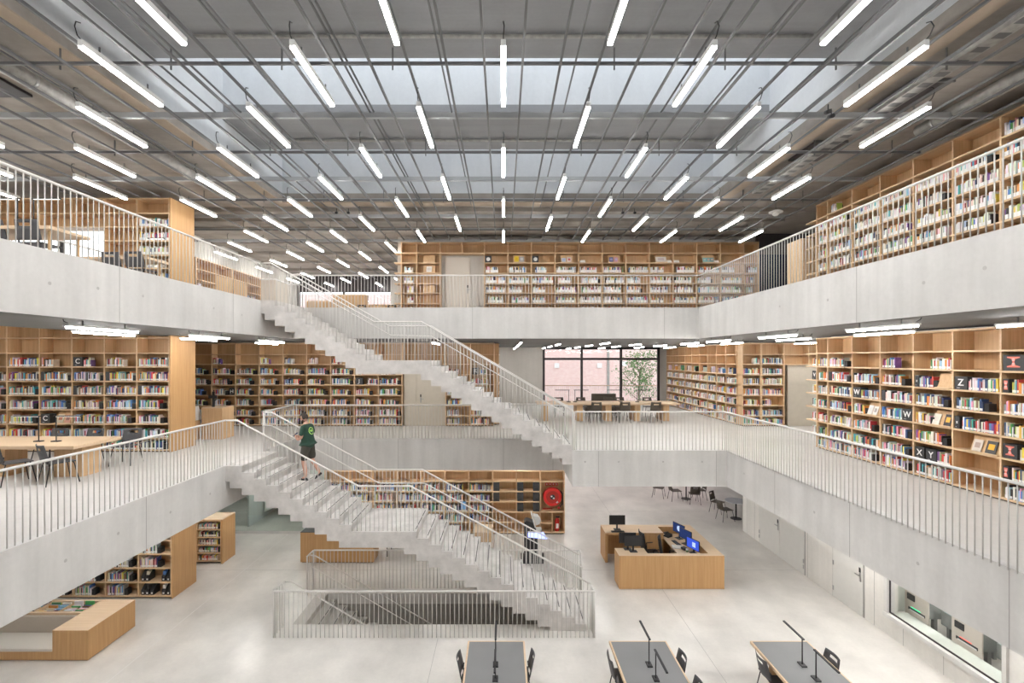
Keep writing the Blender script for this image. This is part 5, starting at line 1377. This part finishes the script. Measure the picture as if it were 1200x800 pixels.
# head: one shaped surface with brow, nose, mouth, chin and ears, bent down towards the phone
bm = bmesh.new(); bmesh.ops.create_uvsphere(bm, u_segments=28, v_segments=20, radius=1)
for v in bm.verts:
    x, y, z = v.co
    X, Y, Z = x*.072, y*.096, z*.118
    if z < 0: X *= 1-.36*z*z; Y = Y*(1-.12*z*z) - .012*(-z)*(1 if y < 0 else 0)
    f = max(0, -y)
    Y -= .020*f*math.exp(-((x/.16)**2))*math.exp(-(((z+.16)/.17)**2))*2.0      # nose
    Y += .010*f*(math.exp(-(((abs(x)-.36)/.16)**2))*math.exp(-(((z-.08)/.14)**2)))    # eye sockets
    Y -= .006*f*math.exp(-((x/.35)**2))*math.exp(-(((z+.45)/.09)**2))          # mouth
    Y -= .008*f*math.exp(-((x/.3)**2))*math.exp(-(((z+.8)/.16)**2))            # chin
    X += (.016 if x > 0 else -.016)*math.exp(-(((abs(x)-.98)/.1)**2))*math.exp(-((y/.22)**2))*math.exp(-(((z+.02)/.26)**2))   # ears
    v.co = (X, Y, Z)
HM4 = Matrix.Translation((0, -.10, 1.665)) @ Matrix.Rotation(R(24), 4, 'X')
m = MB(); m.add_bm(bm, 'skin', HM4, True); m.build('head', per)
# hair cap and beard shadow
def shell(name, mat, test, off):
    bm = bmesh.new(); bmesh.ops.create_uvsphere(bm, u_segments=28, v_segments=20, radius=1)
    kill = [f for f in bm.faces if not test(f.calc_center_median())]
    bmesh.ops.delete(bm, geom=kill, context='FACES')
    for v in bm.verts:
        x, y, z = v.co; o_ = off*(1+.05*math.sin(9*x+7*z)); X, Y, Z = x*(.072+o_), y*(.096+o_), z*(.118+o_)
        if z < 0: X *= 1-.36*z*z
        v.co = (X, Y, Z)
    m = MB(); m.add_bm(bm, mat, HM4, True); return m.build(name, per)
shell('hair', 'hair', lambda c: (c.z > .40 and c.y < .25) or (c.y >= .10 and c.z > -.38 - .2*c.y), .014)
shell('beard', 'hair', lambda c: c.y < -.12 and c.z < -.42 and c.z > -.98 and not (abs(c.x) < .22 and -.56 < c.z < -.42), .004)
for s in (-1, 1):
    m = MB(); m.lathe([(.004, -.001), (.008, .0)], (0, 0, 0), 'white_paint', 8, 'y'); m.lathe([(.0035, -.0018), (.0035, -.0011)], (0, 0, 0), 'hair', 6, 'y')
    e_ = m.build('eye', per); e_.matrix_local = HM4 @ Matrix.Translation((s*.026, -.0845, .010))
for s in (-1, 1):
    m = MB(); m.tube([(s*.012, -.0935, .026), (s*.027, -.091, .031), (s*.043, -.081, .026)], .0028, 'hair', 6)
    e_ = m.build('eyebrow', per); e_.matrix_local = HM4
m = MB(); m.tube([(-.02, -.083, -.058), (0, -.0885, -.0595), (.02, -.083, -.058)], .0035, 'lip', 6)
e_ = m.build('mouth', per); e_.matrix_local = HM4
# hands: palm and five fingers each, curled round the phone
def hand(side, wrist, palm_end, name):
    w_, p_ = Vector(wrist), Vector(palm_end); d = (p_-w_).normalized(); acr = Vector((0, .25, 1)).normalized()
    pts = [(*w_, (.022, .024)), (*(w_+d*.045), (.02, .034)), (*(w_+d*.085), (.014, .036))]; edg = [(0, 1), (1, 2)]
    inn = Vector((-side, 0, 0))
    for i, (off, ln) in enumerate(((.030, .075), (.011, .085), (-.009, .08), (-.028, .062))):
        b = w_+d*.085+acr*off; q = len(pts)
        pts += [(*b, .0095), (*(b+d*ln*.4+inn*.004), .0088), (*(b+d*ln*.62+inn*ln*.32), .008), (*(b+d*ln*.6+inn*ln*.6), .007)]
        edg += [(2, q), (q, q+1), (q+1, q+2), (q+2, q+3)]
    q = len(pts); b = w_+d*.03+acr*.03
    pts += [(*b, .012), (*(b+d*.035+acr*.018+inn*.012), .0105), (*(b+d*.062+acr*.012+inn*.026), .0085)]
    edg += [(1, q), (q, q+1), (q+1, q+2)]
    return skin_body(name, pts, edg, 'skin', per, 0, 1)
hand(1, (.10, -.27, 1.12), (.045, -.345, 1.155), 'hand'); hand(-1, (-.09, -.26, 1.10), (-.02, -.345, 1.14), 'hand')
# clothes
skin_body('t_shirt', [(0, .03, .82, (.178, .142)), (0, .025, .95, (.195, .155)), (0, .012, 1.12, (.192, .150)), (0, .0, 1.29, (.205, .150)), (0, -.016, 1.42, (.185, .122)), (0, -.035, 1.485, .08),
   (.18, -.012, 1.43, .07), (.232, -.008, 1.31, .066), (.246, -.018, 1.19, .064), (-.18, -.012, 1.43, .07), (-.232, .004, 1.31, .066), (-.246, .002, 1.19, .064)],
   [(0,1),(1,2),(2,3),(3,4),(4,5),(4,6),(6,7),(7,8),(4,9),(9,10),(10,11)], 'shirt_green', per, 2)
for sx, nm, pts_ in ((1, 'left', [(.06, .03, .98, .13), (.09, .02, .85, .128), (.1, -.02, .68, .118), (.1, -.045, .50, .108)]), (-1, 'right', [(-.06, .03, .98, .13), (-.09, .025, .85, .128), (-.1, .05, .68, .118), (-.1, .085, .52, .108)])):
    skin_body('shorts_leg', pts_, [(0,1),(1,2),(2,3)], 'shorts', per)
for px_, py_, pz_, rx in ((.095, -.045, .0, 0), (-.095, .275, .075, R(38))):
    m = MB()
    bm = bmesh.new(); bmesh.ops.create_uvsphere(bm, u_segments=16, v_segments=10, radius=1)
    for v in bm.verts:
        x, y, z = v.co; v.co = (x*.047*(1-.15*(y > 0)), y*.135, max(-.012, z*(.05+.025*y)) + .012)
    m.add_bm(bm, 'black', None, True); so = m.build('shoe', per, (px_, py_, pz_), (rx, 0, 0))
    k = MB(); k.box(-.043, .043, -.12, .12, -.004, -.0005, 'dark_grey'); k.build('sole', so)
# lime round print on the back of the shirt
def ring(r0, r1, n=28):
    m = MB()
    for i in range(n):
        a0, a1 = 2*math.pi*i/n, 2*math.pi*(i+1)/n
        q = len(m.v)
        for rr in (r0, r1):
            for a in (a0, a1): m.v.append((rr*math.cos(a), 0, rr*math.sin(a)))
        m.face((q, q+1, q+3, q+2), 'logo_lime')
    return m
lg = ring(.078, .098)
LPOS = (0.0, .150, 1.31)
bmj = lg
for k_ in range(5):
    x0, x1 = (-.055+.022*k_, -.036+.022*k_); z0 = (-.012, -.03, -.006, -.03, -.012)[k_]; q = len(bmj.v)
    bmj.v += [(x0, 0, z0), (x1, 0, z0), (x1+.012, 0, z0+.05), (x0+.012, 0, z0+.05)]; bmj.face((q, q+1, q+2, q+3), 'logo_lime')
lo = bmj.build('back_print', per)
sw = lo.modifiers.new('Wrap', 'SHRINKWRAP'); sw.target = bpy.data.objects['t_shirt']; sw.wrap_method = 'PROJECT'; sw.use_project_y = True; sw.use_negative_direction = True; sw.use_positive_direction = False; sw.offset = .003
lo.location = LPOS; lo.location.y = .30
ph = thing('smartphone', 'dark smartphone held by the man on the stairs', 'phone', per.matrix_basis @ Vector((.01, -.385, 1.17)), R(258))
ph.rotation_euler = (-R(50), 0, R(258))
m = MB(); m.bbox(-.037, .037, -.005, .004, -.03, .12, 'black', .003); m.build('body', ph); m = MB(); m.box(-.033, .033, .0045, .0055, -.024, .114, 'screen_navy'); m.build('screen', ph)
emit_books()
# ------------------------------------------------------------------ sky, daylight, camera
w = bpy.data.worlds.new('World'); scene.world = w; w.use_nodes = True
nt = w.node_tree; nt.nodes.clear()
o = nt.nodes.new('ShaderNodeOutputWorld'); bg = nt.nodes.new('ShaderNodeBackground')
bg.inputs[0].default_value = (.90, .95, 1.0, 1); bg.inputs[1].default_value = 2.6
nt.links.new(bg.outputs[0], o.inputs[0])
def portal(name, loc, rot, sx, sy):
    l = bpy.data.lights.new(name, 'AREA'); l.shape = 'RECTANGLE'; l.size = sx; l.size_y = sy; l.cycles.is_portal = True
    q = bpy.data.objects.new(name, l); COL.objects.link(q); q.location = loc; q.rotation_euler = rot; q['kind'] = 'helper'
for y0, y1 in ((2.2, 4.4), (9.16, 11.4), (13.17, 14.46)):
    portal('skylight_portal', ((OX0+OX1)/2, (y0+y1)/2, ZT+2.15), (0, 0, 0), OX1-OX0, y1-y0)
portal('window_portal', (5.7, 27.75, 5.6), (R(90), 0, 0), 6.6, 3.2)
cam = bpy.data.cameras.new('Camera'); co = bpy.data.objects.new('Camera', cam); COL.objects.link(co)
co.location = (0, 0, EYE); co.rotation_euler = (R(90), 0, 0)
cam.sensor_width = 36; cam.lens = F/1200*36; cam.shift_x = 10/1200; cam.shift_y = 19.5/1200; cam.clip_start = .05; cam.clip_end = 200
scene.camera = co
scene.view_settings.view_transform = 'Standard'; scene.view_settings.look = 'None'; scene.view_settings.gamma = 1
scene.view_settings.use_curve_mapping = False; scene.view_settings.exposure = 0.0
cy = scene.cycles
cy.max_bounces = 9; cy.diffuse_bounces = 7; cy.glossy_bounces = 3; cy.transmission_bounces = 4; cy.transparent_max_bounces = 8
cy.use_denoising = True; cy.sample_clamp_indirect = 6; cy.caustics_reflective = False; cy.caustics_refractive = False
